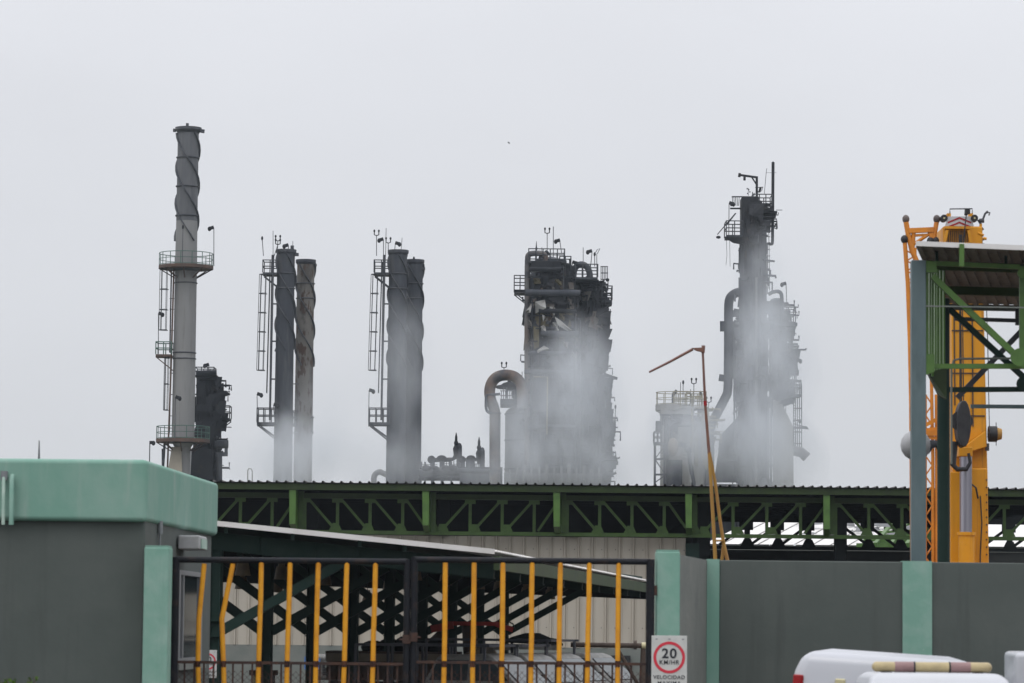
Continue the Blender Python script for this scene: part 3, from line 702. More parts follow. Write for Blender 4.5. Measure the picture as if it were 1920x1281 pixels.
# dark partition inside, and the low rear wall
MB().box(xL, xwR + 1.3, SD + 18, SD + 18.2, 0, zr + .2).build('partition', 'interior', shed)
BD = 148.0
zrt, zrb = Z(1500, 980, BD), Z(1500, 1027, BD)
xb0, xb1 = X(1275, 1000, BD), xR * 1.25
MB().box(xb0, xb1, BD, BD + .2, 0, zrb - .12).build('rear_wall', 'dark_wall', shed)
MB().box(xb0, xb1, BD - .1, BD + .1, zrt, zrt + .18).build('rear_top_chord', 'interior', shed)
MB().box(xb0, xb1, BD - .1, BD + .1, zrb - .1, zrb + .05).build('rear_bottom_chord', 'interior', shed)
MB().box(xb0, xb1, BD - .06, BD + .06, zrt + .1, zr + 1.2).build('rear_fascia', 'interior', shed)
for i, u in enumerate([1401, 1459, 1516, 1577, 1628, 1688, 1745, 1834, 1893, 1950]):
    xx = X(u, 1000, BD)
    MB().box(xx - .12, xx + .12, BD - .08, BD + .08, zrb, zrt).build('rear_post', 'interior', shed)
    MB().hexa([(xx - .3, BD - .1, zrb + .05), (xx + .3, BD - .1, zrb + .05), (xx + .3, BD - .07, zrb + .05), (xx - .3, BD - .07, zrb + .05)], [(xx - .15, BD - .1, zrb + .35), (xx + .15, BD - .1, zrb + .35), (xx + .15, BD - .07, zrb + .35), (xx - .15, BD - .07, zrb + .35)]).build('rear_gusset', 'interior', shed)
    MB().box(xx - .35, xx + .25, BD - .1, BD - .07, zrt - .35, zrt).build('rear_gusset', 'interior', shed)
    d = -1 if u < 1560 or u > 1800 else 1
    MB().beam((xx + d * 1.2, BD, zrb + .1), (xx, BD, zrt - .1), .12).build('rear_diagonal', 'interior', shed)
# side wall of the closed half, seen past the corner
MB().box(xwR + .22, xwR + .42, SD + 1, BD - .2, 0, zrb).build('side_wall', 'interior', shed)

# far warehouse with a white roof beyond the open half of the shed
WD = 185.0
fw = thing('far_warehouse', 'low warehouse with a white roof torn open at one end, seen through the shed', 'building', (X(1550, 1000, WD), WD, 0))
zlo, zhi = Z(1550, 1022, WD), Z(1550, 962, WD + 14)
xa_, xm_ = X(1320, 1000, WD), X(1630, 1000, WD)
m = MB(); x = xa_
while x < xm_:
    x2 = min(x + .98, xm_)
    m.add([(x + .02, WD, zlo), (x2 - .02, WD, zlo), (x2 + 4.5, WD + 14, zhi), (x + 4.54, WD + 14, zhi)], [(0, 1, 2, 3)])
    m.add([(x2 - .06, WD, zlo + .004), (x2 + .03, WD, zlo + .06), (x2 + 4.53, WD + 14, zhi + .06), (x2 + 4.44, WD + 14, zhi + .004)], [(0, 1, 2, 3)]); x = x2
m.build('roof_sheet', 'roof_white', fw)
m = MB()     # right-hand stretch: roof past the crane
x = X(1790, 1000, WD); xe = X(2100, 1000, WD)
m.add([(x, WD, zlo), (xe, WD, zlo), (xe, WD + 14, zhi), (x, WD + 14, zhi)], [(0, 1, 2, 3)])
while x < xe: m.box(x, x + .05, WD, WD + .1, zlo, zlo + .04); x += .9
m.build('roof_sheet', 'roof_white', fw)
m = MB(); x0_, x1_ = xm_ + .3, X(1788, 1000, WD)
for i in range(9):
    t = i / 8; zz = zlo + (zhi - zlo) * t
    m.beam((x0_ + 4.5 * t - 1, WD + 14 * t, zz), (x1_ + 1, WD + 14 * t, zz + .1), .12, .22)
for i in range(6):
    q = x0_ + (x1_ - x0_) * i / 5
    m.beam((q, WD - .2, zlo), (q + 3, WD + 14, zhi), .2, .3)
m.build('bare_roof_frame', 'bright_green', fw)
random.seed(5)
for i in range(46):
    q = Vector((random.uniform(xm_ - 3.6, x1_), WD + random.uniform(3, 13), 0)); q.z = zlo + (zhi - zlo) * (q.y - WD) / 14 + random.uniform(.05, .35)
    a = random.uniform(.3, 1.1); b = random.uniform(.1, .4)
    MB().add([q, q + Vector((a, .2, random.uniform(-.15, .1))), q + Vector((a * .8, .7, b)), q + Vector((.1, .5, b * .5))], [(0, 1, 2, 3)]).build('torn_sheet', 'pipe_grey', fw)
MB().box(xa_ - 1, xe, WD + .3, WD + .6, 0, zlo - .05).build('wall', 'side_plaster', fw)
MB().box(xa_ - 1, xe, WD - .12, WD + .1, zlo - .5, zlo - .25).build('eaves_beam', 'side_plaster', fw)
MB().box(x0_ - 3, xe, WD + 15, WD + 15.3, 0, zhi - .1).build('rear_wall', 'plinth', fw)

# ------------------------------------------------------------------ vehicles under the carport
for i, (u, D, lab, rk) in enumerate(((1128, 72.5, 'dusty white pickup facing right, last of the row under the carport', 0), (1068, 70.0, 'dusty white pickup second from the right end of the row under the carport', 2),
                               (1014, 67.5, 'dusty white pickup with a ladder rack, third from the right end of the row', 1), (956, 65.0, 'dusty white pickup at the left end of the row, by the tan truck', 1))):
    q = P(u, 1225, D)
    pk_ = pickup(lab, q.x - .55, D, R(-24), 'dusty pickups in a row under the carport', paint='dusty_shaded_white', rack=rk, glassmat='pale_glass'); pk_.scale = (1, 1, .94)
ct = thing('cargo_truck', 'tan cargo truck with a brown slatted bed and folded red arm under the carport', 'truck', (X(800, 1250, 76), 76, 0))
D = 76.0
xa_, xb_ = X(612, 1250, D), X(862, 1250, D); zt_ = Z(740, 1222, D)
m = MB(); m.box(xa_, xb_, D, D + 2.2, .95, zt_ - .22)
for i in range(22): q = xa_ + .05 + (xb_ - xa_ - .1) * i / 21; m.box(q - .03, q + .03, D - .04, D - .002, .95, zt_ - .24)
m.build('bed', 'brown_bed', ct)
MB().box(xa_ - .02, xb_ + .02, D - .06, D + 2.26, zt_ - .218, zt_ - .05).build('bed_rail', 'tan_paint', ct)
MB().box(xa_ - .02, xb_ + .02, D - .07, D + 2.27, zt_ - .048, zt_).build('top_rail', 'brown_bed', ct)
xc_ = X(1000, 1250, D); zc_ = Z(880, 1210, D)
m = MB(); m.prism([(xb_ + .05, .9), (xb_ + .05, zt_ - .05), (X(905, 1250, D), zc_), (xc_ - .9, zc_), (xc_ - .75, zc_ - .3), (xc_ - .35, zc_ - 1.0), (xc_ - .3, .6), (xb_ + .05, .6)], D + .05, D + 2.1)
cab_ = m.build('cab', 'tan_paint', ct, bevel=.05)
MB().add([(X(925, 1250, D), D + .035, zc_ - .95), (xc_ - .55, D + .035, zc_ - .95), (xc_ - .85, D + .035, zc_ - .25), (X(930, 1250, D), D + .035, zc_ - .25)], [(0, 1, 2, 3)]).build('window', 'glass', cab_)
MB().box(X(925, 1250, D), X(970, 1250, D), D - .1, D + .04, zc_ - .10, zc_ - .03).build('visor', 'dusty_shaded_white', cab_)
MB().box(xa_ + .2, xc_ - .4, D + .7, D + 1.4, .6, .9).build('chassis', 'black', ct)
for xx in (xa_ + .8, xa_ + 1.75, xc_ - 1.1):
    for yy in (D, D + 1.8):
        m = MB(); loft(m, [[(xx + r_ * math.cos(2 * math.pi * k / 24), yy + o_, .48 + r_ * math.sin(2 * math.pi * k / 24)) for k in range(24)] for r_, o_ in ((.25, 0), (.46, 0), (.48, .04), (.48, .26), (.46, .3), (.25, .3))], True)
        w_ = m.build('wheel', 'black', ct)
        m = MB(); loft(m, [[(xx + .25 * math.cos(2 * math.pi * k / 16), yy + o_, .48 + .25 * math.sin(2 * math.pi * k / 16)) for k in range(16)] for o_ in (.02, .28)]).build('rim', 'lamp_grey', w_)
m = MB(); q0, q1 = P(800, 1180, D + .8), P(962, 1172, D + .8)
m.beam(P(808, 1180, D + .8), P(850, 1172, D + .8), .25, .16).beam(P(838, 1169, D + 1), P(932, 1170, D + 1), .2, .09).beam(P(930, 1170, D + 1), P(962, 1181, D + 1), .15, .12)
am = m.build('folding_arm', 'red_paint', ct)
MB().tube([P(948, 1172, D + .9), P(954, 1166, D + .9), P(962, 1170, D + .9), P(966, 1182, D + .9)], .02, 6).build('hose', 'black', am)
MB().tube([P(880, 1172, D + 1.1), P(884, 1240, D + 1.1)], .18, 10).tube([P(800, 1215, D + .9), P(830, 1186, D + .9)], .10, 8).build('arm_column', 'brown_bed', ct)
m = MB()
for k in range(5):
    q = P(700 + k * 30, 1214, D + 1); m.ball(q, .28, .5, .16 + .05 * (k % 3))
m.build('scrap_load', 'interior', ct)
# load under a tarpaulin on the second pickup's rack, boards beside it
tp = thing('covered_load', 'dark tarpaulin-covered load on a pickup rack under the carport', 'load', P(1000, 1210, 71.5))
m = MB(); loft(m, [[P(u, v0, 70.6), P(u, v0, 71.9), P(u, v1, 71.8), P(u, v1, 70.8)] for u, v0, v1 in ((945, 1204, 1202), (960, 1206, 1194), (985, 1207, 1187), (1012, 1209, 1187), (1032, 1210, 1196), (1050, 1211, 1199), (1056, 1211, 1208))])
m.build('tarpaulin', 'interior', tp, bevel=.05)
MB().beam(P(975, 1213, 70.7), P(1050, 1215, 70.5), .2, .10).build('board', 'dusty_shaded_white', tp)
# barrier pipe on a stand, at the right end
bp = thing('pipe_barrier', 'brown pipe barrier with a pale end cap on a post, before the cream wall', 'barrier', (X(1206, 1250, 72), 72, 0))
MB().tube([P(1070, 1209, 72), P(1205, 1211, 72)], .055, 10).build('pipe', 'brown_bed', bp)
MB().tube([P(1203, 1211, 72), P(1211, 1211, 72)], .075, 10).build('end_cap', 'lens_pale', bp)
for u in (1077, 1191): MB().tube([P(u - 3, 1209.5, 72), P(u + 3, 1209.5, 72)], .10, 10).build('collar', 'brown_bed', bp)
MB().tube([P(1206, 1213, 72), (X(1204, 1270, 72), 72, 0)], .05, 8, r1=.11).build('post', 'brown_bed', bp)
MB().tube([P(1155, 1212, 72.1), P(1200, 1290, 72.1), (X(1205, 1290, 72), 72.1, 0)], .04, 8).build('strut', 'brown_bed', bp)
wf_ = thing('window_frame', 'black framed opening standing against the grey plinth wall', 'window', (X(1156, 1245, SD), SD + .5, 0))
a, b = P(1131, 1229, SD + .45), P(1182, 1262, SD + .45)
m = MB(); m.box(a.x, b.x, SD + .45, SD + .57, a.z - .1, a.z).box(a.x, b.x, SD + .45, SD + .57, b.z, b.z + .1).box(a.x, a.x + .1, SD + .451, SD + .569, b.z - 1, a.z - .05).box(b.x - .1, b.x, SD + .451, SD + .569, b.z - 1, a.z - .05)
m.build('frame', 'black', wf_)
# pale blue-trimmed truck front behind the left leaf
tf = thing('parked_truck', 'white truck with pale blue trim facing the gate, between the carport columns', 'truck', (X(605, 1250, 98), 98, 0))
D = 98.0; a, b = P(572, 1228, D), P(636, 1228, D)
MB().box(a.x, b.x, D, D + 4.0, .6, a.z).build('cab', 'dusty_shaded_white', tf, bevel=.12, bseg=3)
MB().box(a.x - .02, a.x + .08, D - .03, D - .005, .9, a.z - .05).box(b.x - .08, b.x + .02, D - .03, D - .005, .9, a.z - .05).box(a.x + .38, a.x + .44, D - .03, D - .005, .9, a.z - .1).build('trim', 'blue_trim', tf)
m = MB()
for i in range(7): m.box(a.x + .5, b.x - .12, D - .02, D - .003, Z(600, 1246 + i * 3.2, D), Z(600, 1244.3 + i * 3.2, D))
m.build('grille', 'black', tf)
MB().box(a.x + .58, a.x + .75, D - .05, D - .02, Z(600, 1252, D), Z(600, 1238, D)).build('vent', 'plinth', tf)
for s in (a.x + .05, b.x - .3):
    MB().tube([(s, D + .8, .4), (s + .25, D + .8, .4)], .4, 20).build('wheel', 'black', tf)
# small drum and bin things low behind the gate
for (u, D, lab, mt) in ((478, 74, 'pale post with a dark cap standing left of the carport column', 'lens_pale'), (510, 74, 'pale post with a dark cap standing right of the carport column', 'dusty_shaded_white')):
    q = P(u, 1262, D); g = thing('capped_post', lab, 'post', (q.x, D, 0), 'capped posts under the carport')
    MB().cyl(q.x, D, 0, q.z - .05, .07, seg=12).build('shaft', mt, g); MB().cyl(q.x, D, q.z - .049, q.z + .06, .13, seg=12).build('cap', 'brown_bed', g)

# ------------------------------------------------------------------ derrick behind the boundary wall
DD = 56.0
dk = thing('derrick_pole', 'slender rusty derrick mast with a bent arm and yellow legs behind the boundary wall', 'derrick', (X(1350, 1060, DD), DD, 0))
def pp(*uv, dy=0): return [P(u, v, DD + dy) for u, v in uv]
foot = lambda u: Vector((X(u, 1060, DD), DD, 0))
m = MB(); m.tube(pp((1317.5, 654), (1322, 755), (1329.5, 850)), .019, 8, r1=.026); m.build('upper_mast', 'rust_pipe', dk)
m = MB(); q = pp((1329.5, 848), (1333, 905), (1337.5, 980), (1341, 1046)); q.append(Vector((q[-1].x + .2, DD, 0))); m.tube(q, .026, 8, r1=.034); m.build('leg', 'orange_pipe', dk)
m = MB(); q = pp((1330, 848), (1341, 905), (1350, 975), (1357, 1020), (1363, 1047), dy=.1); q.append(Vector((q[-1].x + .9, DD + .1, 0))); m.tube(q, .025, 8, r1=.032); m.build('leg', 'orange_pipe', dk)
m = MB(); q = pp((1357.5, 1014), (1354, 1047), dy=.25); q.append(Vector((q[-1].x - .5, DD + .3, 0))); m.tube(q, .026, 8); m.build('leg', 'orange_pipe', dk)
m = MB(); m.tube(pp((1340, 1014), (1356, 1014), dy=.05), .018, 6); m.build('cross_bar', 'orange_pipe', dk)
m = MB(); m.tube(pp((1217, 698), (1255, 679), (1299, 655)), .017, 8, r1=.024); m.build('arm', 'rust_pipe', dk)
a, b, c, d = pp((1297, 653), (1319, 652), (1319, 661), (1306, 658)); e = Vector((0, .05, 0))
MB().add([a - e, b - e, c - e, d - e, a + e, b + e, c + e, d + e], [(0, 1, 2, 3), (7, 6, 5, 4), (0, 4, 5, 1), (1, 5, 6, 2), (2, 6, 7, 3), (3, 7, 4, 0)]).build('head_plate', 'rust_pipe', dk)
MB().tube(pp((1319, 648), (1318, 662)), .03, 8).build('head_sleeve', 'rust_pipe', dk)
MB().tube(pp((1322, 752), (1322.6, 761)), .03, 8).build('collar', 'tail_red', dk)
PI = math.pi
# ------------------------------------------------------------------ crane behind the boundary wall
KD = 70.0
cr = thing('mobile_crane', 'yellow telescopic mobile crane with folded lattice jib, boom raised behind the canopy', 'crane', (X(1815, 1100, KD), KD, 0))
def kp(u, v, dy=0): return P(u, v, KD + dy)
def kbox(u0, u1, v0, v1, y0, y1, name, mat, parent, bevel=0, **k):
    a, b = P((u0 + u1) / 2, v0, KD + y0), P((u0 + u1) / 2, v1, KD + y0); wd = (u1 - u0) / F * (KD + y0)
    return MB().box(a.x - wd / 2, a.x + wd / 2, KD + y0, KD + y1, b.z, a.z).build(name, mat, parent, bevel=bevel)
def kquad(pts_top, pts_bot, y0, y1, name, mat, parent, bevel=.02):
    (ul, vt), (ur, _) = pts_top; (bl_, vb), (br, _) = pts_bot
    A_, B_, C_, D_ = kp(bl_, vb, y0), kp(br, vb, y0), kp(ur, vt, y0), kp(ul, vt, y0)
    dy = Vector((0, y1 - y0, 0))
    return MB().hexa([A_, B_, B_ + dy, A_ + dy], [D_, C_, C_ + dy, D_ + dy]).build(name, mat, parent, bevel=bevel)
bm_ = kquad(((1783, 440), (1842, 440)), ((1786, 890), (1852, 890)), .2, 1.2, 'boom', 'crane_yellow', cr, .03)
kquad(((1810, 878), (1852, 868)), ((1829, 1250), (1857, 1250)), -.1, 1.45, 'boom_base', 'crane_yellow', cr, .03)
kquad(((1782, 885), (1801, 885)), ((1783, 1250), (1801, 1250)), -.05, 1.4, 'boom_base', 'crane_yellow', cr, .02)
# collar flare where the outer section starts
A_ = [kp(1812, 835, -.12), kp(1848, 808, -.12), kp(1850, 838, -.12), kp(1818, 848, -.12)]; dy = Vector((0, .3, 0))
MB().add(A_ + [p + dy for p in A_], [(0, 3, 2, 1), (4, 5, 6, 7), (0, 1, 5, 4), (1, 2, 6, 5), (2, 3, 7, 6), (3, 0, 4, 7)]).build('collar', 'crane_yellow', cr, bevel=.015)
m = MB()
for u, v0, v1 in ((1789, 590, 760), (1801, 575, 760), (1823, 600, 800)):
    m.beam(kp(u, v0, .185), kp(u + 1.5, v1, .185), .025, .02)
m.build('boom_seam', 'brown_bed', cr)
for v in (620, 700, 780): MB().beam(kp(1784.5 + (v - 600) * .008, v, .19), kp(1842.5 + (v - 575) * .02, v, .19), .02, .025).build('boom_joint', 'brown_bed', cr)
for v in range(900, 1050, 14): MB().tube([kp(1850, v, -.105), kp(1850, v, -.13)], .018, 8).build('bolt', 'brown_bed', cr)
MB().tube([kp(1838, 930, -.14), kp(1841, 980, -.16), kp(1838, 1040, -.14), kp(1838, 1080, -.14)], .014, 6).build('hose', 'black', cr)
MB().tube([kp(1806, 760, .17), kp(1807, 820, .14), kp(1804, 850, -.06)], .016, 6).build('hose', 'black', cr)
MB().tube([kp(1818, 905, -.25), kp(1830, 915, -.25), kp(1834, 935, -.2)], .02, 6).build('hose', 'black', cr)
# luffing cylinder
MB().tube([kp(1811, 848, -.45), kp(1811, 1002, -.45)], .125, 20).build('cylinder_rod', 'chrome', cr)
cs = MB().tube([kp(1812, 1000, -.45), kp(1813, 1240, -.45)], .165, 20).build('cylinder_barrel', 'crane_yellow', cr)
MB().tube([kp(1812, 998, -.45), kp(1812, 1004, -.45)], .19, 20).build('gland', 'crane_yellow', cs)
kbox(1798, 1824, 838, 856, -.6, .1, 'cylinder_head', 'crane_yellow', cr, .02)
# hook block hanging low in front of the boom
hb = thing('hook_block', 'dark multi-sheave hook block hanging in front of the crane boom', 'hook block', kp(1800, 850, -1.2))
def hk(u, v, dy=-1.2): return P(u, v, KD + dy)
m = MB()
for i in range(4): 
    c_ = hk(1803, 790, -1.35 + i * .1); c_.x += 0
    m.tube([c_ + Vector((0, -.03, 0)), c_ + Vector((0, .03, 0))], .22, 20)
m.build('sheave', 'black', hb)
pts = []
for k in range(20):
    q = hk(1804 + 13.5 * math.cos(2 * PI * k / 20), 796 - 44 * math.sin(2 * PI * k / 20)); pts.append((q.x, q.z))
MB().prism(pts, KD - 1.5, KD - 1.0).build('cheek_plate', 'black', hb, bevel=.03)
MB().tube([hk(1790, 828), hk(1787, 872), hk(1795, 880), hk(1812, 880), hk(1819, 868), hk(1816, 850)], .07, 10, r1=.03).build('hook', 'black', hb)
m = MB()
for dx in (-3, 0, 4): m.tube([hk(1803 + dx, 782), hk(1801 + dx * .6, 440)], .012, 5)
m.build('rope', 'black', hb)
# boom head
kbox(1768, 1843, 424, 470, -.1, 1.5, 'boom_head', 'crane_yellow', cr, .04)
m = MB()
for i in range(11): 
    q = kp(1775 + i * 3.9, 452, -.16); m.box(q.x - .005, q.x + .005, KD - .14, KD - .105, q.z - .32, q.z + .22)
m.build('rope_sheave', 'black', cr)
kbox(1771, 1819, 424.5, 429, -.2, -.101, 'sheave_guard', 'crane_yellow', cr)
m = MB(); m.beam(kp(1770, 458, -.18), kp(1776, 432, -.18), .06).beam(kp(1821, 458, -.18), kp(1816, 432, -.18), .06).beam(kp(1770, 458, -.18), kp(1821, 458, -.18), .06); m.build('guard_frame', 'crane_yellow', cr)
# hazard board with chevrons
bd = kquad(((1778, 406), (1822, 406)), ((1772, 424), (1826, 424)), -.05, .0, 'hazard_board', 'white_paint', cr, 0)
m = MB()
for v0 in (409, 417.5):
    for s in (-1, 1):
        a, b = kp(1799, v0 - 2, -.056), kp(1799 + s * 22, v0 + 7, -.056)
        h = Vector((0, 0, -.038)); n_ = Vector((0, .004, 0))
        vs = [a, b, b + h, a + h]; m.add(vs, [(0, 1, 2, 3)])
m.build('chevron', 'tail_red', bd)
for u in (1779.5, 1821): kbox(u - 3.5, u + 3.5, 400, 406, -.02, .2, 'bracket', 'crane_yellow', cr)
for u in (1770.5, 1827.5):
    q = kp(u, 409, -.1); MB().tube([q, q + Vector((0, .2, 0))], .02, 12).build('lamp_hub', 'lens_pale', MB().tube([q + Vector((0, .012, 0)), q + Vector((0, .19, 0))], .075, 14).build('head_pulley', 'black', cr))
m = MB(); m.tube([kp(1781, 400), kp(1781, 392), kp(1823, 391.5), kp(1823, 402)], .014, 6); m.build('top_rail', 'strake', cr)
m = MB(); m.tube([kp(1812, 391, -.2), kp(1811, 404, -.2)], .035, 8).tube([kp(1812, 400, -.25), kp(1806, 460, -.25)], .012, 6).box(*(lambda q: (q.x - .04, q.x + .05, KD - .3, KD - .2, q.z - .05, q.z + .05))(kp(1811, 400))); m.build('rope_anchor', 'black', cr)
for i in range(9):
    a = kp(1836 + random.uniform(-6, 9), 428 + random.uniform(0, 34), random.uniform(-.2, .5)); b = a + Vector((random.uniform(-.1, .12), 0, random.uniform(-.12, .12))); MB().tube([a, b], .03, 6).build('valve', 'crane_yellow', cr)
m = MB(); m.tube([kp(1838, 430), kp(1839, 420), kp(1834, 414), kp(1843, 411), kp(1847, 401), kp(1852, 396)], .03, 8, r1=.02).tube([kp(1849, 399), kp(1856, 399), kp(1854, 404)], .018, 6).tube([kp(1838, 432), kp(1843, 428)], .035, 8).tube([kp(1836, 414), kp(1845, 414)], .045, 8)
m.tube([kp(1841, 445), kp(1841, 460)], .02, 6).tube([kp(1838, 450), kp(1846, 448)], .03, 6).tube([kp(1838, 458), kp(1845, 459)], .03, 6)
m.build('anemometer', 'strake', cr)
# winding drum on the right flank
q = kp(1866, 814, .2)
MB().tube([q + Vector((-.14, 0, 0)), q + Vector((.03, 0, 0))], .165, 18).build('reel', 'black', cr)
MB().tube([q + Vector((.031, 0, 0)), q + Vector((.13, 0, 0))], .14, 18, r1=.11).build('reel_cap', 'orange_pipe', cr)
MB().tube([kp(1852, 813, .2), kp(1858, 813, .2)], .04, 8).tube([q + Vector((.02, 0, -.24)), q + Vector((.02, 0, .24))], .008, 5).box(*(lambda p: (p.x - .05, p.x + .02, KD, KD + .1, p.z - .1, p.z + .05))(kp(1853, 836))).build('reel_bracket', 'strake', cr)
MB().tube([q + Vector((-.12, 0, .16)), kp(1852, 640, .2), kp(1846, 470, .2)], .010, 5).build('cable', 'strake', cr)
# folded jib on the left: fork head and lattice
j = MB()
j.tube([kp(1698, 412), kp(1703, 440), kp(1710, 470), kp(1723, 500)], .055, 8).tube([kp(1757, 412), kp(1752, 440), kp(1748, 500)], .05, 8)
j.beam(kp(1703, 433), kp(1750, 431), .12, .10).beam(kp(1711, 442), kp(1747, 440), .05)
j.tube([kp(1707, 462), kp(1747, 436)], .035, 8).tube([kp(1711, 468), kp(1713, 436)], .045, 8).beam(kp(1745, 432), kp(1750, 470), .09)
jh = j.build('jib_fork', 'jib_orange', cr)
for u in (1698.5, 1756.5): MB().ball(kp(u, 411), .075, .075, .09).build('fork_pin', 'pipe_burnt', jh)
for u in (1696, 1745, 1754): MB().ball(kp(u, 449 if u < 1700 else 452), .08, .08, .09).build('fork_roller', 'black', jh)
j = MB(); j.tube([kp(1696, 448), kp(1702, 530), kp(1706, 640), kp(1708.5, 760), kp(1712, 1245)], .045, 8)
j.tube([kp(1715, 465), kp(1716, 560), kp(1717, 1245)], .04, 8)
for i in range(40):
    v = 470 + i * 19; j.tube([kp(1700 + min(8, i * .5), v), kp(1716, v + 9.5)], .016, 5).tube([kp(1716, v + 9.5), kp(1700 + min(8, i * .5), v + 19)], .016, 5)
j.tube([kp(1746, 690), kp(1749, 860), kp(1750, 1245)], .035, 8).tube([kp(1757, 740), kp(1757.5, 860), kp(1757.5, 1245)], .05, 8)
for i in range(13):
    v = 740 + i * 38; j.tube([kp(1735, v), kp(1748, v + 19)], .016, 5).tube([kp(1748, v + 19), kp(1735, v + 38)], .016, 5)
j.tube([kp(1735, 740), kp(1735, 1245)], .035, 6)
j.build('jib_lattice', 'jib_orange', cr)
m = MB(); m.beam(kp(1730, 800, -.2), kp(1757, 786, -.2), .08).beam(kp(1730, 812, -.2), kp(1757, 812, -.2), .1, .12).beam(kp(1730, 806, -.2), kp(1762, 803, -.2), .05).beam(kp(1735, 820, -.2), kp(1760, 822, -.2), .06); m.build('jib_bracket', 'jib_orange', cr)
# superstructure and carrier, out of sight behind the wall
kx = X(1815, 1100, KD)
MB().box(kx - 1.2, kx + 1.2, KD - .8, KD + 3.5, 1.35, 2.4).build('superstructure', 'crane_yellow', cr, bevel=.08)
MB().box(kx - 1.3, kx + 1.3, KD - 5, KD + 7, .75, 1.32).build('carrier', 'crane_yellow', cr, bevel=.05)
for yy in (-4, -2.4, 2.6, 4.2, 5.8):
    for s in (-1.3, .95): MB().tube([(kx + s, KD + yy, .65), (kx + s + .35, KD + yy, .65)], .65, 24).build('wheel', 'black', cr)

# ------------------------------------------------------------------ canopy at the right edge
ND = 48.5
cn = thing('steel_canopy', 'tall green steel canopy with brown underside at the right edge, behind the wall', 'canopy', (X(1721, 1100, ND), ND, 0))
def np_(u, v, dy=0): return P(u, v, ND + dy)
zro = Z(1717, 466, ND - .2)
fl_, fr_ = np_(1717, 462, -.5), np_(2120, 478, -.5)
bl_, br_ = np_(1768, 572, 8), np_(2150, 580, 8)
zt_ = fl_.z
m = MB(); n = 40
for i in range(n):
    a, b = i / n, (i + 1) / n
    f0 = fl_.lerp(fr_, a); f1 = fl_.lerp(fr_, b); b0 = bl_.lerp(br_, a); b1 = bl_.lerp(br_, b)
    h = Vector((0, 0, .03 if i % 2 else .0))
    m.hexa([f0 + h, f1 + h, b1 + h, b0 + h], [p + h + Vector((0, 0, .03)) for p in (f0, f1, b1, b0)])
m.build('roof_sheet', 'underside', cn)
m = MB(); m.hexa([fl_ + Vector((0, -.05, .0)), fr_ + Vector((0, -.05, 0)), fr_ + Vector((0, 0, 0)), fl_], [p + Vector((0, 0, .07)) for p in (fl_ + Vector((0, -.05, 0)), fr_ + Vector((0, -.05, 0)), fr_, fl_)]); m.build('edge_flashing', 'roof_white', cn)
for t in (.2, .62):
    p0, p1 = fl_.lerp(bl_, t), fr_.lerp(br_, t)
    MB().beam(p0 - Vector((0, 0, .08)), p1 - Vector((0, 0, .08)), .07, .13).build('purlin', 'dull_green', cn)
MB().beam(bl_ - Vector((0, 0, .03)), br_ - Vector((0, 0, .03)), .08, .10).build('rear_edge', 'side_plaster', cn)
pb = MB(); a, b = np_(1722, 488), Vector((X(1722, 800, ND), ND, 0))
xpc = X(1721.5, 800, ND); wd = .205
MB().box(xpc - wd / 2, xpc + wd / 2, ND - .1, ND + .1, 0, np_(1722, 489).z).build('post', 'blue_post', cn, bevel=.012)
q = np_(1769, 800, 3); MB().tube([(q.x, q.y, 0), (q.x, q.y, np_(1769, 560, 3).z)], .095, 18).build('post', 'dark_green', cn)
# built-up green truss column hanging beside the post
m = MB()
for u0, u1, dy in ((1736, 1741, 0), (1743, 1746, .15), (1747, 1751, .3), (1753, 1756, .8), (1757, 1761, 1.0), (1763, 1767, 1.2), (1769, 1772, 1.5)):
    a, b = np_(u0, 505, dy), np_(u1, 505, dy); vb_ = 690 + (u0 - 1736) * 1.4
    m.box(a.x, b.x, ND + dy, ND + dy + .12, np_(u0, vb_, dy).z, a.z)
m.build('lattice_column', 'bright_green', cn)
m = MB(); a, b, c_, d = np_(1735, 665), np_(1751, 665), np_(1751, 698), np_(1735, 704); dy = Vector((0, .06, 0)); of = Vector((0, -.08, 0))
m.add([p + of for p in (a, b, c_, d)] + [p + of + dy for p in (a, b, c_, d)], [(0, 3, 2, 1), (4, 5, 6, 7), (0, 1, 5, 4), (1, 2, 6, 5), (2, 3, 7, 6), (3, 0, 4, 7)])
m.build('gusset', 'bright_green', cn); m = MB()
a, b, c_, d = np_(1735, 490), np_(1754, 492), np_(1756, 512), np_(1735, 512)
m.add([p + of for p in (a, b, c_, d)] + [p + of + dy for p in (a, b, c_, d)], [(0, 3, 2, 1), (4, 5, 6, 7), (0, 1, 5, 4), (1, 2, 6, 5), (2, 3, 7, 6), (3, 0, 4, 7)])
m.build('gusset', 'bright_green', cn)
m = MB(); a, b, c_, d = np_(1740, 698, .4), np_(1775, 690, .6), np_(1775, 748, .6), np_(1762, 742, .4)
m.add([a, b, c_, d] + [p + dy * 3 for p in (a, b, c_, d)], [(0, 3, 2, 1), (4, 5, 6, 7), (0, 1, 5, 4), (1, 2, 6, 5), (2, 3, 7, 6), (3, 0, 4, 7)]); m.build('corbel', 'dull_green', cn)
def mem(u0, v0, u1, v1, w, mat, dy0=0, dy1=None, name='truss_member'):
    MB().beam(np_(u0, v0, dy0), np_(u1, v1, dy0 if dy1 is None else dy1), w, w).build(name, mat, cn)
mem(1748, 518, 1906, 668, .085, 'bright_green', -.02, name='diagonal')
mem(1752, 494, 1912, 501, .065, 'bright_green', .1, name='horizontal')
mem(1752, 687, 1935, 687, .07, 'bright_green', .12, name='horizontal')
mem(1736, 574, 1920, 577, .02, 'plinth', -.1, name='conduit')
mem(1790, 598, 1935, 602, .06, 'strake', 6, name='horizontal')
mem(1775, 575, 1935, 722, .085, 'dark_green', 3, name='diagonal')
mem(1795, 746, 1935, 600, .085, 'strake', 6, name='diagonal')
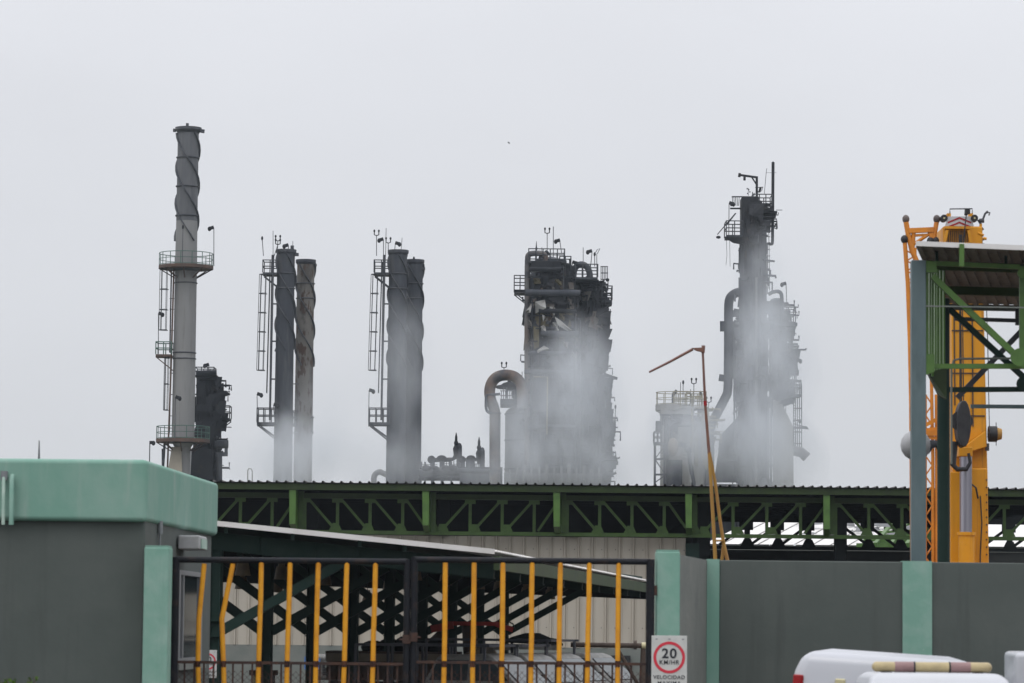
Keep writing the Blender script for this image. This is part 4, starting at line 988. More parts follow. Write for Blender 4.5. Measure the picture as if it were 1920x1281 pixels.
mem(1772, 731, 1935, 730, .075, 'dark_green', 3, name='horizontal')
mem(1820, 762, 1935, 763, .06, 'blue_post', 6, name='horizontal')
mem(1803, 458, 1803, 500, .065, 'bright_green', -.55, name='hanger')
mem(1756, 470, 1757, 495, .04, 'dark_green', .3, name='hanger'); mem(1886, 474, 1886, 497, .04, 'dark_green', .3, name='hanger')
mem(1917, 500, 1917, 692, .085, 'bright_green', .15, name='hanger'); mem(1908, 575, 1908, 610, .07, 'strake', 6, name='hanger')
for (u, v, r_, dy_, mt) in ((1912, 670, .13, -.12, 'bright_green'), (1921, 720, .12, 2.9, 'dark_green'), (1917, 512, .07, .0, 'bright_green')):
    q = np_(u, v, dy_); MB().tube([q, q + Vector((0, .04, 0))], r_, 14).build('gusset', mt, cn)
# conduit loop along the round post
MB().tube([np_(1784, 870, 2.6), np_(1784, 690, 2.6), np_(1788, 676, 2.6), np_(1799, 673, 2.6), np_(1905, 672, 2.6)], .018, 6).build('conduit', 'plinth', cn)
for dx in (40, 330):
    pass
q = np_(2110, 800, 0); MB().box(q.x - .1, q.x + .1, ND - .1, ND + .1, 0, zro - .1).build('post', 'blue_post', cn)
q = np_(2110, 800, 6); MB().box(q.x - .1, q.x + .1, ND + 6, ND + 6.2, 0, zro - .1).build('post', 'dark_green', cn)
# street lamp dome behind the post
lm_ = thing('dome_lamp', 'grey dome street lamp sticking out behind the blue-grey canopy post', 'street lamp', (X(1755, 830, ND + 3.5), ND + 3.5, 0))
def lp(u, v): return P(u, v, ND + 3.5)
m = MB(); c_ = lp(1716, 836)
c_ = lp(1717, 835)
m.ball(c_, .235, .235, .235); m.build('globe', 'lamp_grey', lm_, bevel=0)
MB().tube([lp(1734, 842), lp(1745, 833), lp(1757, 832)], .10, 10, r1=.05).build('ballast', 'strake', lm_)
MB().tube([lp(1755, 832), lp(1762, 845), lp(1763, 1000), Vector((lp(1763, 1000).x, ND + 3.5, 0))], .035, 8).build('pole', 'dark_green', lm_)
# ================================================================== refinery, about 300 m away
RD = 300.0; KM = RD / F                     # metres per pixel there
def rp(u, v, dy=0): return P(u, v, RD + dy)
def cx(u, v=700, dy=0): return X(u, v, RD + dy)
def cz(v, dy=0, u=960): return Z(u, v, RD + dy)
PI = math.pi
def platform(par, x, y, z, ro, ri=None, a0=0, a1=2 * PI, mat='rail', deck='rail', h=1.1, bracket=True, seg=28, th=.22):
    """ring gallery round a shaft: deck, kick plate and handrail"""
    full = abs(a1 - a0 - 2 * PI) < 1e-6; ri = ri or ro * .4
    m = MB(); m.lathe(x, y, [(ri, z), (ro, z), (ro, z - th), (ri, z - th), (ri, z)], seg, a0, a1, smooth=False)
    if bracket:
        n = max(3, int((a1 - a0) / .7))
        for k in range(n + 1):
            a = a0 + (a1 - a0) * k / n
            m.beam((x + math.cos(a) * ri, y + math.sin(a) * ri, z - th - (ro - ri) * .55), (x + math.cos(a) * ro * .96, y + math.sin(a) * ro * .96, z - th), .09)
    d = m.build('platform', deck, par)
    r = MB()
    for hh, t in ((h, .035), (h * .52, .028), (.06, .03)): r.arc(x, y, z + hh, ro - .05, t, a0, a1, seg)
    n = max(3, int((a1 - a0) * ro / 1.0)); 
    for k in range(n + (0 if full else 1)):
        a = a0 + (a1 - a0) * k / n; r.tube([(x + math.cos(a) * (ro - .05), y + math.sin(a) * (ro - .05), z), (x + math.cos(a) * (ro - .05), y + math.sin(a) * (ro - .05), z + h)], .035, 5)
    r.build('handrail', mat, d); return d
def boxplat(par, u0, u1, v, y0=-1.2, y1=1.2, mat='rail', deck='rail', h=1.1, th=.2, dy=0, knee=None):
    """straight platform between two columns of the photograph; knee = column the bracket runs to"""
    a, b = rp(u0, v, dy), rp(u1, v, dy); z = (a.z + b.z) / 2
    m = MB().box(a.x, b.x, RD + dy + y0, RD + dy + y1, z - th, z)
    if knee is not None:
        far = a.x if abs(knee - u0) > abs(knee - u1) else b.x; kx_ = cx(knee, v, dy)
        for yy in (y0 + .1, y1 - .1): m.beam((far, RD + dy + yy, z - th - .02), (kx_, RD + dy + yy, z - th - abs(far - kx_) * .8), .09)
    d = m.build('platform', deck, par)
    r = MB(); n = max(2, int(abs(b.x - a.x) / .55))
    for yy in (RD + dy + y0 + .04, RD + dy + y1 - .04):
        for hh in (h, h * .5): r.tube([(a.x, yy, z + hh), (b.x, yy, z + hh)], .048, 5)
        for k in range(n + 1): xx = a.x + (b.x - a.x) * k / n; r.tube([(xx, yy, z), (xx, yy, z + h)], .048, 5)
    for xx in (a.x, b.x):
        for hh in (h, h * .5): r.tube([(xx, RD + dy + y0, z + hh), (xx, RD + dy + y1, z + hh)], .048, 5)
    r.build('handrail', mat, d); return d
def ladder(par, u, v0, v1, dy=0, r=.42, cage=True, mat='rail', y=-1.0, side=-1, wd=.45, du=0):
    """caged ladder from v0 (top) down to v1; side: which side the cage bulges to. du: drift of the foot in pixels"""
    t, b = rp(u, v0, dy), rp(u + du, v1, dy); yy = RD + dy + y
    m = MB()
    for q in (-.22, .22): m.tube([(t.x, yy + q, t.z), (b.x, yy + q, b.z)], .045, 5)
    n = int((t.z - b.z) / .6)
    for k in range(n): f_ = (k + .5) / n; m.tube([(t.x + (b.x - t.x) * f_, yy - .22, t.z + (b.z - t.z) * f_), (t.x + (b.x - t.x) * f_, yy + .22, t.z + (b.z - t.z) * f_)], .02, 4)
    if cage:
        for k in range(5):
            a = R(-80 + 40 * k); o = side * r * 2.0 * (math.cos(a) * .75 + .25)
            m.tube([(t.x + o, yy + .45 * math.sin(a), t.z), (b.x + o, yy + .45 * math.sin(a), b.z + 2.0)], .026, 4)
        n = int((t.z - b.z - 2) / 1.6)
        for k in range(n + 1):
            f_ = k / max(1, n) * (t.z - b.z - 2) / (t.z - b.z); x_ = t.x + (b.x - t.x) * f_; z_ = t.z + (b.z - t.z) * f_
            m.tube([(x_ + side * r * 2.0 * (math.cos(R(a)) * .75 + .25), yy + .45 * math.sin(R(a)), z_) for a in range(-90, 91, 30)], .034, 4)
            m.tube([(x_, yy - .4, z_), (x_, yy + .4, z_)], .034, 4)
    return m.build('ladder', mat, par)
def mast(par, u0, v0, u1, v1, dy=0, head=None, r=.035, mat='strake'):
    """thin pole from its foot (u0, v0) to its tip (u1, v1), with a floodlight, fork or nothing on it"""
    a, b = rp(u0, v0, dy), rp(u1, v1, dy)
    o = MB().tube([a, b], r, 5).build('pole', mat, par)
    if head == 'flood':
        m = MB(); m.beam(b + Vector((-.38, -.1, .05)), b + Vector((-.02, 0, .18)), .16, .30).tube([b, b + Vector((-.25, 0, .18))], .03, 5).ball(b + Vector((-.38, -.1, .02)), .17, .17, .22, 8); m.build('floodlight', 'soot_dark', o)
    elif head == 'floodr':
        m = MB(); m.beam(b + Vector((.38, -.1, .05)), b + Vector((.02, 0, .18)), .16, .30).tube([b, b + Vector((.25, 0, .18))], .03, 5).ball(b + Vector((.38, -.1, .02)), .17, .17, .22, 8); m.build('floodlight', 'soot_dark', o)
    elif head == 'fork':
        m = MB(); m.tube([b + Vector((-.2, 0, .4)), b + Vector((-.2, 0, .08)), b + Vector((0, 0, .0)), b + Vector((.2, 0, .08)), b + Vector((.2, 0, .4))], .05, 5)
        for s in (-.2, .2): m.ball(b + Vector((s, 0, .42)), .09, .09, .13, 8)
        m.build('sensor_fork', 'soot_dark', o)
    elif head == 'knob':
        m = MB(); m.ball(b, .10, .10, .2, 8); m.build('knob', 'soot_dark', o)
    return o
def strakes(par, x, y, r, ztop, zbot, pitch, fin, starts=3, phase=0.0, rtop=None, mat='strake', n_per=26):
    for s in range(starts):
        ph0 = phase + s * 2 * PI / starts; turns = (ztop - zbot) / pitch; n = int(turns * n_per)
        vs = []; fs = []
        for k in range(n + 1):
            z = ztop - (ztop - zbot) * k / n; a = ph0 + 2 * PI * turns * k / n
            ca, sa = math.cos(a), math.sin(a)
            for rr, dz in ((r - .02, .07), (r + fin, .05), (r + fin, -.05), (r - .02, -.07)): vs.append((x + rr * ca, y + rr * sa, z + dz))
        for k in range(n):
            for q in range(4): l = (q + 1) % 4; fs.append((4 * k + q, 4 * k + 4 + q, 4 * k + 4 + l, 4 * k + l))
        fs += [(0, 1, 2, 3), (4 * n + 3, 4 * n + 2, 4 * n + 1, 4 * n)]
        MB().add(vs, fs).build('helical_strake', mat, par)
def clutter(par, name, mat, x0, x1, y0, y1, z0, z1, n, seed, kind='mix', cyl=None, clean=-2):
    """one charred tangle: short pipes, bent plates and angles filling a box, or wrapped round a shaft (cyl = x, y, radius)"""
    rnd = random.Random(seed); m = MB()
    for i in range(n):
        z = rnd.uniform(z0, z1)
        if cyl:
            a = rnd.uniform(-PI, PI)
            while math.cos(a) < clean: a = rnd.uniform(-PI, PI)
            rr = cyl[2] * rnd.uniform(.97, 1.05); q = Vector((cyl[0] + rr * math.cos(a), cyl[1] + rr * math.sin(a), z)); t = Vector((-math.sin(a), math.cos(a), 0)); o = Vector((math.cos(a), math.sin(a), 0))
        else: q = Vector((rnd.uniform(x0, x1), rnd.uniform(y0, y1), z)); t = Vector((1, 0, 0)); o = Vector((0, -1, 0))
        k = rnd.random()
        if kind == 'plates': k = 1
        if kind == 'pipes': k *= .5
        if k < .28:
            L = rnd.uniform(.8, 3.0); m.tube([q, q - Vector((0, 0, L))], rnd.uniform(.05, .14), 6)
        elif k < .5:
            L = rnd.uniform(.5, 1.6); b = q + t * L; m.tube([q, b, b + Vector((0, 0, rnd.uniform(-.9, .5)))], rnd.uniform(.04, .11), 6)
        elif k < .66:
            L = rnd.uniform(.4, 1.3); m.beam(q, q + t * L + o * rnd.uniform(0, .3) + Vector((0, 0, rnd.uniform(-.5, .5))), rnd.uniform(.06, .16), rnd.uniform(.1, .3))
        else:
            a_, h_ = rnd.uniform(.4, 1.2), rnd.uniform(.5, 1.7); c1 = o * rnd.uniform(-.05, .4); c2 = o * rnd.uniform(0, .5)
            p = [q, q + t * a_ + c1 * .4, q + t * a_ * rnd.uniform(.6, 1.1) + Vector((0, 0, -h_)) + c2, q + t * rnd.uniform(-.2, .3) + Vector((0, 0, -h_ * rnd.uniform(.5, 1))) + c1]
            d = o * .03; m.add([v - d for v in p] + [v + d for v in p], [(0, 1, 2, 3), (7, 6, 5, 4), (0, 4, 5, 1), (1, 5, 6, 2), (2, 6, 7, 3), (3, 7, 4, 0)])
    return m.build(name, mat, par)
def flap(par, pts, mat='clad_pale', dy=0, name='torn_sheet', bend=.5):
    """a bent sheet: outline in photograph pixels, curled out of its plane, 4 cm thick"""
    q = [rp(u, v, dy + (bend if i % 2 else -.1)) for i, (u, v) in enumerate(pts)]; n = len(q); c = sum(q, Vector()) / n + Vector((0, -.3 * bend, 0)); d = Vector((0, .04, 0))
    vs = [p - d for p in q] + [c - d] + [p + d for p in q] + [c + d]; fs = []
    for i in range(n):
        l = (i + 1) % n; fs += [(i, l, n), (n + 1 + l, n + 1 + i, 2 * n + 1), (i, n + 1 + i, n + 1 + l, l)]
    return MB().add(vs, fs).build(name, mat, par)

# ---- A: tall chimney with three platforms
xa0 = (cx(352, 300) + cx(344.5, 760)) / 2
st = thing('chimney', 'tallest chimney, light grey with spiral strakes at the top and green-railed platforms', 'chimney', (xa0, RD, 0))
zT, z1, z2 = cz(243, 0, 352), cz(415, 0, 350), cz(790, 0, 345)
MB().lathe(xa0, RD, [(.93, zT), (.93, cz(300)), (.94, z1)], 40).lathe(xa0, RD, [(.78, zT - 3), (.78, zT), (.93, zT)], 40).build('sooty_shaft', 'stack_soot', st)
MB().lathe(xa0, RD, [(.94, z1 - .001), (.97, cz(500)), (.985, cz(690)), (1.0, z2)], 40).build('shaft', 'stack_grey', st)
m = MB(); m.lathe(xa0, RD, [(1.0, z2 - .001), (1.0, cz(835)), (.72, cz(845)), (.72, 0)], 32).build('shaft_foot', 'stack_grey', st)
m = MB(); m.lathe(xa0, RD, [(.95, zT + .1), (1.17, zT + .16), (1.17, zT - .02), (.95, zT - .35)], 36).build('rim', 'strake', st)
m = MB(); m.ring(xa0, RD, cz(250), 1.10, .10, 36).build('ring', 'strake', st)
for v in (296, 350, 405): MB().ring(xa0, RD, cz(v, 0, 350), .98, .07, 36).build('ring', 'strake', st)
for v in (531, 662, 673): MB().ring(xa0, RD, cz(v, 0, 350), 1.0, .055, 36).build('ring', 'strake', st)
q = Vector((xa0 + 1.1, RD - .3, cz(252))); MB().beam(q, q + Vector((.35, 0, -.05)), .3, .3).box(xa0 - 1.35, xa0 - 1.1, RD - .2, RD, cz(254), cz(248)).box(xa0 - .12, xa0 + .12, RD - 1.15, RD - .95, zT + .05, zT + .4).build('aviation_lamp', 'strake', st)
strakes(st, xa0, RD, .94, cz(257), cz(458), 9.4, .185, 3, PI + .15)
platform(st, xa0, RD, cz(499, 0, 350), 2.42, .95, mat='green_rail', deck='rust_deck', th=.28)
m = MB(); m.lathe(xa0, RD, [(1.0, cz(515)), (1.5, cz(508)), (1.5, cz(503))], 24); m.build('bracket_ring', 'strake', st)
dk_ = platform(st, xa0, RD, cz(824, 0, 345), 2.38, 1.0, mat='green_rail', deck='rust_deck', th=.3)
MB().lathe(xa0, RD, [(1.05, cz(838)), (2.0, cz(832)), (2.0, cz(829))], 24).build('bracket_ring', 'soot', st)
boxplat(st, 294, 323, 666, -1.0, 1.0, 'green_rail', 'rust_deck', knee=323)
ladder(st, 322, 505, 662, r=.5, y=-.3, side=-1, du=-3, wd=.5, mat='rail')
ladder(st, 321, 672, 812, r=.28, y=-.3, side=-1, du=-3, mat='rail')
ladder(st, 305, 842, 905, r=.2, y=-.3, side=1, mat='rail', cage=False)
MB().tube([rp(326, 505, -.8), rp(321, 680, -.8), rp(313, 905, -.8)], .085, 6).build('riser_pipe', 'rust_deck', st)
MB().tube([rp(309, 825, -.6), rp(304, 905, -.6)], .12, 6).build('riser_pipe', 'rail', st)
m = MB()
for v in (560, 580, 620, 700, 740, 780): m.beam(rp(318, v, 0), rp(330, v, 0), .06)
m.build('ladder_tie', 'rail', st)
mast(st, 401, 499, 401, 430, 0, 'flood'); mast(st, 342, 497, 343, 426, -2.2, 'knob'); mast(st, 297, 664, 297, 591, 0, 'floodr'); mast(st, 328, 824, 329, 748, -2.3, 'floodr'); 
MB().hexa([rp(311, 905, -1.5), rp(342, 905, -1.5), rp(342, 905, 1), rp(311, 905, 1)], [rp(322, 838, -.8), rp(340, 838, -.8), rp(340, 838, .6), rp(322, 838, .6)]).hexa([(xa0 - 2.2, RD - 2.2, 0), (xa0 + 1, RD - 2.2, 0), (xa0 + 1, RD + 1, 0), (xa0 - 2.2, RD + 1, 0)], [rp(311, 904, -1.5), rp(342, 904, -1.5), rp(342, 904, 1), rp(311, 904, 1)]).build('concrete_support', 'stone', st)
lm2 = thing('yard_lamp', 'thin floodlight mast left of the tallest chimney foot, behind the guardhouse', 'lamp mast', (cx(281, 900, -30), RD - 30, 0))
b = P(281, 830, RD - 30); MB().tube([(b.x, b.y, 0), b], .045, 6).build('pole', 'strake', lm2); MB().beam(b, b + Vector((.3, -.1, 0)), .2, .25).ball(b + Vector((.3, -.1, -.05)), .16, .16, .2, 8).build('floodlight', 'soot_dark', lm2)

# ---- B: burnt column behind the tall chimney
xb = cx(388, 800, 6)
bc = thing('burnt_column', 'short black charred process column standing behind the tallest chimney', 'process column', (xb, RD + 6, 0))
MB().cyl(xb, RD + 6, 0, cz(708, 6, 385), 1.02).build('shell', 'soot_dark', bc)
clutter(bc, 'charred_pipework', 'soot_dark', cx(366, 800, 6), cx(404, 800, 6), RD + 4.6, RD + 7.4, cz(888, 6), cz(712, 6), 230, 11)
clutter(bc, 'charred_pipework', 'soot_dark', cx(394, 780, 6), cx(410, 780, 6), RD + 4.8, RD + 7, cz(795, 6), cz(745, 6), 50, 12)
clutter(bc, 'torn_sheet', 'soot_dark', cx(368, 800, 6), cx(392, 800, 6), RD + 4.3, RD + 4.8, cz(850, 6), cz(730, 6), 12, 13, 'plates')
boxplat(bc, 368, 403, 705, -1.2, 1.2, 'rail', 'soot_dark', h=.7, dy=6)
MB().tube([rp(368, 701, 4.5), rp(406, 700, 4.5)], .30, 12).build('drum', 'soot_dark', bc)
MB().box(cx(372, 715, 5), cx(408, 715, 5), RD + 4.5, RD + 7, cz(717, 5), cz(710, 5)).build('beam', 'soot_dark', bc)
MB().beam(rp(395, 722, 5), rp(408, 735, 5), .3, .2).build('hanging_sheet', 'soot_dark', bc)
boxplat(bc, 400, 432, 785, -1, 1, 'rail', 'soot_dark', dy=6, knee=396)
MB().tube([rp(425, 790, 6), rp(408, 803, 6), rp(403, 812, 6)], .10, 6).build('loose_cable', 'soot_dark', bc)
MB().tube([rp(403, 833, 5), rp(428, 833, 5)], .38, 12).tube([rp(424, 838, 5), rp(424, 850, 5)], .15, 8).beam(rp(404, 852, 5), rp(427, 852, 5), .35).build('manifold', 'soot', bc)
MB().tube([rp(411, 852, 5), rp(411, 905, 5), (rp(411, 905, 5).x, RD + 5, 0)], .28, 10).build('riser_pipe', 'soot', bc)
mast(bc, 390, 700, 392, 687, 6, 'flood')
MB().hexa([(xb - 1.4, RD + 4.2, 0), (xb + 1.2, RD + 4.2, 0), (xb + 1.2, RD + 8, 0), (xb - 1.4, RD + 8, 0)], [(xb - 1.2, RD + 4.2, cz(850, 6)), (xb + .7, RD + 4.2, cz(850, 6)), (xb + .7, RD + 8, cz(850, 6)), (xb - 1.2, RD + 8, cz(850, 6))]).build('base_frame', 'soot_dark', bc)

# ---- C, D: two pairs of furnace chimneys
def furnace(uT, vT, uB, r, label, group, shaft, strake_to, phase, dy=0, nrings=2, cap=True, pitch=8.4, vring=None):
    x = (cx(uT, vT, dy) + cx(uB, 900, dy)) / 2
    g = thing('chimney', label, 'chimney', (x, RD + dy, 0), group)
    zt = cz(vT, dy, uT); rt = r * .93
    MB().lathe(x, RD + dy, [(rt, zt - .0), (rt, cz(vT + 60, dy)), (r * .97, cz(760, dy)), (r * 1.02, 0)], 36).lathe(x, RD + dy, [(rt * .85, zt - 3), (rt * .85, zt), (rt, zt)], 36).build('shaft', shaft, g)
    MB().lathe(x, RD + dy, [(rt, zt + .12), (rt + .13, zt + .12), (rt + .13, zt - .12), (rt + .02, zt - .30)], 32).build('rim', 'strake', g)
    for v in (vring or (vT + 42, vT + 70)): MB().ring(x, RD + dy, cz(v, dy, uT), rt + .03, .055, 32).build('ring', 'strake', g)
    strakes(g, x, RD + dy, rt, cz(vT + 8, dy), cz(strake_to, dy), pitch, .17, 3, phase)
    return g, x
C1, xc1 = furnace(537, 471, 529.5, .84, 'dark sooty front chimney of the left pair, beside the caged ladder', 'furnace chimneys', 'soot', 662, PI - .5)
C2, xc2 = furnace(574, 490, 567, .83, 'rust-streaked chimney, right one of the left pair', 'furnace chimneys', 'rust_soot', 690, PI - 1.3, dy=2.6)
D1_, xd1 = furnace(746, 472, 742, .86, 'dark sooty taller front chimney of the middle pair, beside the caged ladder', 'furnace chimneys', 'soot', 690, PI - .5)
D2_, xd2 = furnace(778, 490, 772, .80, 'sooty shorter chimney, right one of the middle pair', 'furnace chimneys', 'soot', 695, PI - 1.3, dy=2.2)
for (g, x, o) in ((C1, xc1, 0), (D1_, xd1, 209)):
    boxplat(g, 494 + o * .995, 521 + o, 513, -1.0, .9, knee=524 + o)
    boxplat(g, 483 + o, 520 + o * 1.01, 793 , -1.0, .9, h=1.25, knee=517 + o)
    m = MB()
    a, b, e = rp(483 + o, 797), rp(519 + o, 797), rp(516 + o, 822)
    m.beam(a, b, .2, .25).beam(rp(489 + o, 800), rp(517 + o, 820), .16); m.build('bracket', 'rail', g)
    m = MB(); m.tube([rp(512.5 + o, 478, -.9), rp(506 + o, 788, -.9)], .10, 6); m.build('riser_pipe', 'strake', g); MB().tube([rp(510 + o, 478, .2), rp(505 + o, 788, .2)], .05, 6).build('riser_pipe', 'strake', g)
    ladder(g, 507 + o, 516, 738, r=.46, y=-.6, side=-1, du=-6)
    m = MB()
    for v in (570, 640, 711): m.beam(rp(509 + o, v, -.5), rp(521 + o, v, -.5), .12)
    m.build('ladder_tie', 'rail', g)
mast(C1, 494, 480, 491.5, 447, -1, 'knob'); mast(C1, 512, 478, 512, 433, -1, None, .028); mast(C1, 514, 480, 521, 459, -1, 'fork'); mast(C1, 520, 478, 521, 452, -.8, 'fork'); mast(C1, 540, 470, 541, 463, 0, 'flood'); mast(C1, 549, 470, 549, 452, 0, None, .025)
mast(C1, 483, 800, 482, 742, -1, 'floodr'); mast(C1, 515, 790, 513, 762, -1, 'floodr')
MB().box(cx(553, 480), cx(560, 480), RD - .4, RD + .2, cz(484), cz(479)).build('junction_box', 'strake', C1)
MB().box(cx(545, 468), cx(551, 468), RD - .3, RD + .1, cz(471), cz(465)).build('junction_box', 'strake', C1)
mast(D1_, 706, 480, 706, 442, -1, 'fork'); mast(D1_, 719, 480, 719, 452, -1, 'flood'); mast(D1_, 723, 480, 724, 428, -1, None, .028); mast(D1_, 728, 478, 728, 456, -1, 'fork'); mast(D1_, 740, 470, 741, 459, 0, 'floodr'); mast(D1_, 752, 470, 754, 446, 0, None, .025)
mast(D1_, 691, 800, 692, 735, -1, 'floodr')
m = MB(); m.tube([rp(701, 905), rp(701, 897)] + arcpts(rp(713, 897), 12 * KM, 180, 90, 8) + [rp(726, 891)], .26, 10); m.tube([rp(701, 905), (rp(701, 905).x, RD, 0)], .26, 10); m.build('side_duct', 'pipe_grey', D1_)
mast(D2_, 776, 490, 776, 485, 2, 'knob'); MB().box(cx(788, 500), cx(796, 500), RD + 1.8, RD + 2.4, cz(503), cz(499)).build('junction_box', 'strake', D2_)
MB().box(cx(591, 502, 2.6), cx(594, 502, 2.6), RD + 2.2, RD + 2.7, cz(503, 2.6), cz(499, 2.6)).build('junction_box', 'strake', C2)
for v in (720, 785, 812): MB().beam(rp(549, v, 1), rp(559, v, 1.6), .08).build('tie', 'rail', C2)
boxplat(C2, 545, 556, 795, -1, 1, dy=2.6); mast(C2, 586, 815, 587, 780, 2, None, .03)
m = MB(); m.beam(rp(583, 783, 2), rp(589, 783, 2), .1).beam(rp(583, 808, 2), rp(588, 812, 2), .12); m.build('bracket', 'rail', C2)
# faint small frame at the left, behind
sf = thing('vent_frame', 'small pale looped vent pipe low between the tallest chimney and the left pair', 'vent pipe', (cx(469, 900, 60), RD + 60, 0))
q = [P(u, v, RD + 60) for u, v in ((464.5, 905), (464.5, 883), (466, 879), (471, 879), (473, 883), (473, 905))]
m = MB().tube([Vector((q[0].x, RD + 60, 0))] + q + [Vector((q[-1].x, RD + 60, 0))], .07, 6); m.build('pipe', 'drum_pale', sf)

# ---- E: header with relief valves between the middle pair and the loop pipe
hd = thing('pipe_rack', 'dark pipe rack with two tall relief valves, between the middle chimneys and the looped pipe', 'pipe rack', (cx(860, 900), RD, 0))
m = MB(); a, b = rp(785, 886), rp(925, 886)
m.tube([a, rp(940, 886)], .34, 12).tube([rp(785, 896, 1), rp(940, 897, 1)], .26, 12).tube([rp(812, 881, -.6), rp(940, 884, -.6)], .22, 10); m.build('header_pipe', 'soot', hd)
m = MB(); m.box(cx(862, 895), cx(942, 895), RD - .6, RD + 2, cz(908), cz(877)); m.build('beam', 'soot', hd)
m = MB()
for u in (789, 797, 811, 829, 846, 868): m.beam(rp(u, 908, 0), rp(u, 866, 0), .28 if u in (811, 829) else .16)
m.build('support_post', 'soot', hd)
m = MB(); m.tube([rp(806, 863), rp(846, 862)], .20, 10).tube([rp(846, 862), rp(851, 860), rp(855, 852), rp(856, 840)], .17, 10).ball(rp(809, 862), .36).ball(rp(828, 860), .45, .45, .30).tube([rp(861, 862), rp(892, 862), rp(898, 858), rp(900, 848)], .16, 10).ball(rp(883, 860), .42, .42, .30).ball(rp(866, 862), .34)
m.build('relief_line', 'soot_dark', hd)
for u, w_ in ((811, .22), (829, .24), (844, .14), (868, .2), (882, .42)): MB().tube([rp(u, 862), rp(u, 884)], w_, 10).build('riser_pipe', 'soot', hd)
m = MB()
for u, r_ in ((799, .42), (804, .3), (817, .3), (836, .4), (850, .42), (790, .15)): m.ball(rp(u, 878, -.8), r_, .3, r_ * .7, 10)
m.tube([rp(790, 866), rp(790, 880)], .1, 6); m.build('valve_body', 'soot_dark', hd)
for (u, vt, v0) in ((855, 812, 838), (898, 820, 846)):
    m = MB(); q = rp(u, 0); z0 = cz(vt + 30); x_ = rp(u, 850).x
    m.lathe(x_, RD, [(.01, cz(vt)), (.04, cz(vt + 1)), (.07, cz(vt + 5)), (.11, cz(vt + 8)), (.12, cz(vt + 16)), (.19, cz(vt + 18)), (.19, cz(vt + 21)), (.14, cz(vt + 24)), (.28, cz(vt + 30)), (.22, cz(vt + 40)), (.15, cz(vt + 50))], 14)
    vb = m.build('relief_valve', 'soot_dark', hd)
    x2 = rp(u + 6, 850).x
    MB().lathe(x2, RD + .1, [(.01, cz(vt + 19)), (.16, cz(vt + 21)), (.24, cz(vt + 26)), (.24, cz(884))], 14).build('discharge_pipe', 'soot', hd)
m = MB()
for u in (888, 891, 894, 897): m.tube([rp(u, 870), rp(u, 882)], .04, 5)
m.tube([rp(886, 870), rp(899, 870)], .04, 5).tube([rp(786, 871), rp(820, 871)], .03, 5).tube([rp(830, 869), rp(858, 871)], .03, 5)
for u in (832, 837, 842, 851): m.tube([rp(u, 864), rp(u, 876)], .04, 5)
m.build('handrail', 'rail', hd)

# ---- F, G, H: main unit: looped pipe, vessel, twin burnt columns
lp_ = thing('looped_pipe', 'thick heat-marked pipe looping over in an arch, left of the burnt columns', 'pipe', (cx(930, 900), RD - 2, 0))
r_ = 12.5 * KM
c0 = rp(948, 735, -2)
path = [rp(928, 900, -2), rp(928, 800, -2), rp(928.5, 778, -2), rp(926, 764, -2), rp(920, 751, -2), rp(917.5, 735, -2), rp(920, 721, -2), rp(927, 710, -2), rp(937, 704.5, -2), rp(950, 703, -2), rp(962, 705, -2), rp(971, 711, -2), rp(977, 720, -2), rp(979.5, 735, -2), rp(979.5, 765, -2)]
def smooth(pts, n=3):
    for _ in range(n):
        o = [pts[0]]
        for a, b in zip(pts[:-1], pts[1:]): o += [a.lerp(b, .25), a.lerp(b, .75)]
        pts = o + [pts[-1]]
    return pts
q = smooth(path, 2); MB().tube([Vector((q[0].x, RD - 2, 0))] + q, .49, 18).build('main_pipe', 'pipe_burnt', lp_)
q = smooth([rp(938, 739, -2.4), rp(925, 740, -2.4), rp(912, 740, -2.4), rp(911, 750, -2.4), rp(911, 768, -2.4), rp(916, 774, -2.4), rp(922, 774, -2.4)], 2); MB().tube(q, .12, 8).build('bypass_pipe', 'soot', lp_)
m = MB(); m.ring(rp(928, 780, -2).x, RD - 2, cz(778), .52, .05, 20).ring(rp(928, 780, -2).x, RD - 2, cz(885), .52, .06, 20); m.build('flange', 'soot', lp_)
mast(lp_, 945, 693, 945, 690, -2, 'fork'); mast(lp_, 979, 705, 979, 697, -2, None)
ve = thing('vessel', 'wide grey domed vessel in the smoke beside the looped pipe', 'vessel', (cx(981, 900, 3), RD + 3, 0))
xv = cx(984, 850, 3); rv = 38 * KM
MB().lathe(xv, RD + 3, [(rv, 0), (rv, cz(776, 3))], 40).dome(xv, RD + 3, cz(776, 3), rv, 16 * KM, 40).build('shell', 'pipe_grey', ve)
for v in (777, 826, 880): MB().ring(xv, RD + 3, cz(v, 3), rv + .02, .06, 40).build('ring', 'soot', ve)
MB().box(cx(938, 758, 1), cx(1000, 758, 1), RD - 1, RD + 4, cz(761, 1), cz(751, 1)).build('platform', 'soot', ve)
m = MB()
for u in range(940, 978, 4): m.tube([rp(u, 752, -1), rp(u, 733, -1)], .04, 5)
for v in (733, 742): m.tube([rp(938, v, -1), rp(978, v, -1)], .045, 5)
m.build('handrail', 'rail', ve)
m = MB(); m.ball(rp(944, 726, 0), .75, .5, .22).ball(rp(956, 724, 0), .8, .6, .38).tube([rp(955, 720, 0), rp(955, 711, 0)], .16, 8).tube([rp(964, 745, 0), rp(966, 712, 0)], .14, 8).tube([rp(968, 745, 0), rp(971, 714, 0)], .05, 6).beam(rp(950, 746, 0), rp(950, 728, 0), .2).ball(rp(966, 738, 0), .35, .3, .55)
m.build('valve_body', 'soot_dark', ve)
for u in (944, 950): mast(ve, u, 752, u, 726, -1, None, .03)
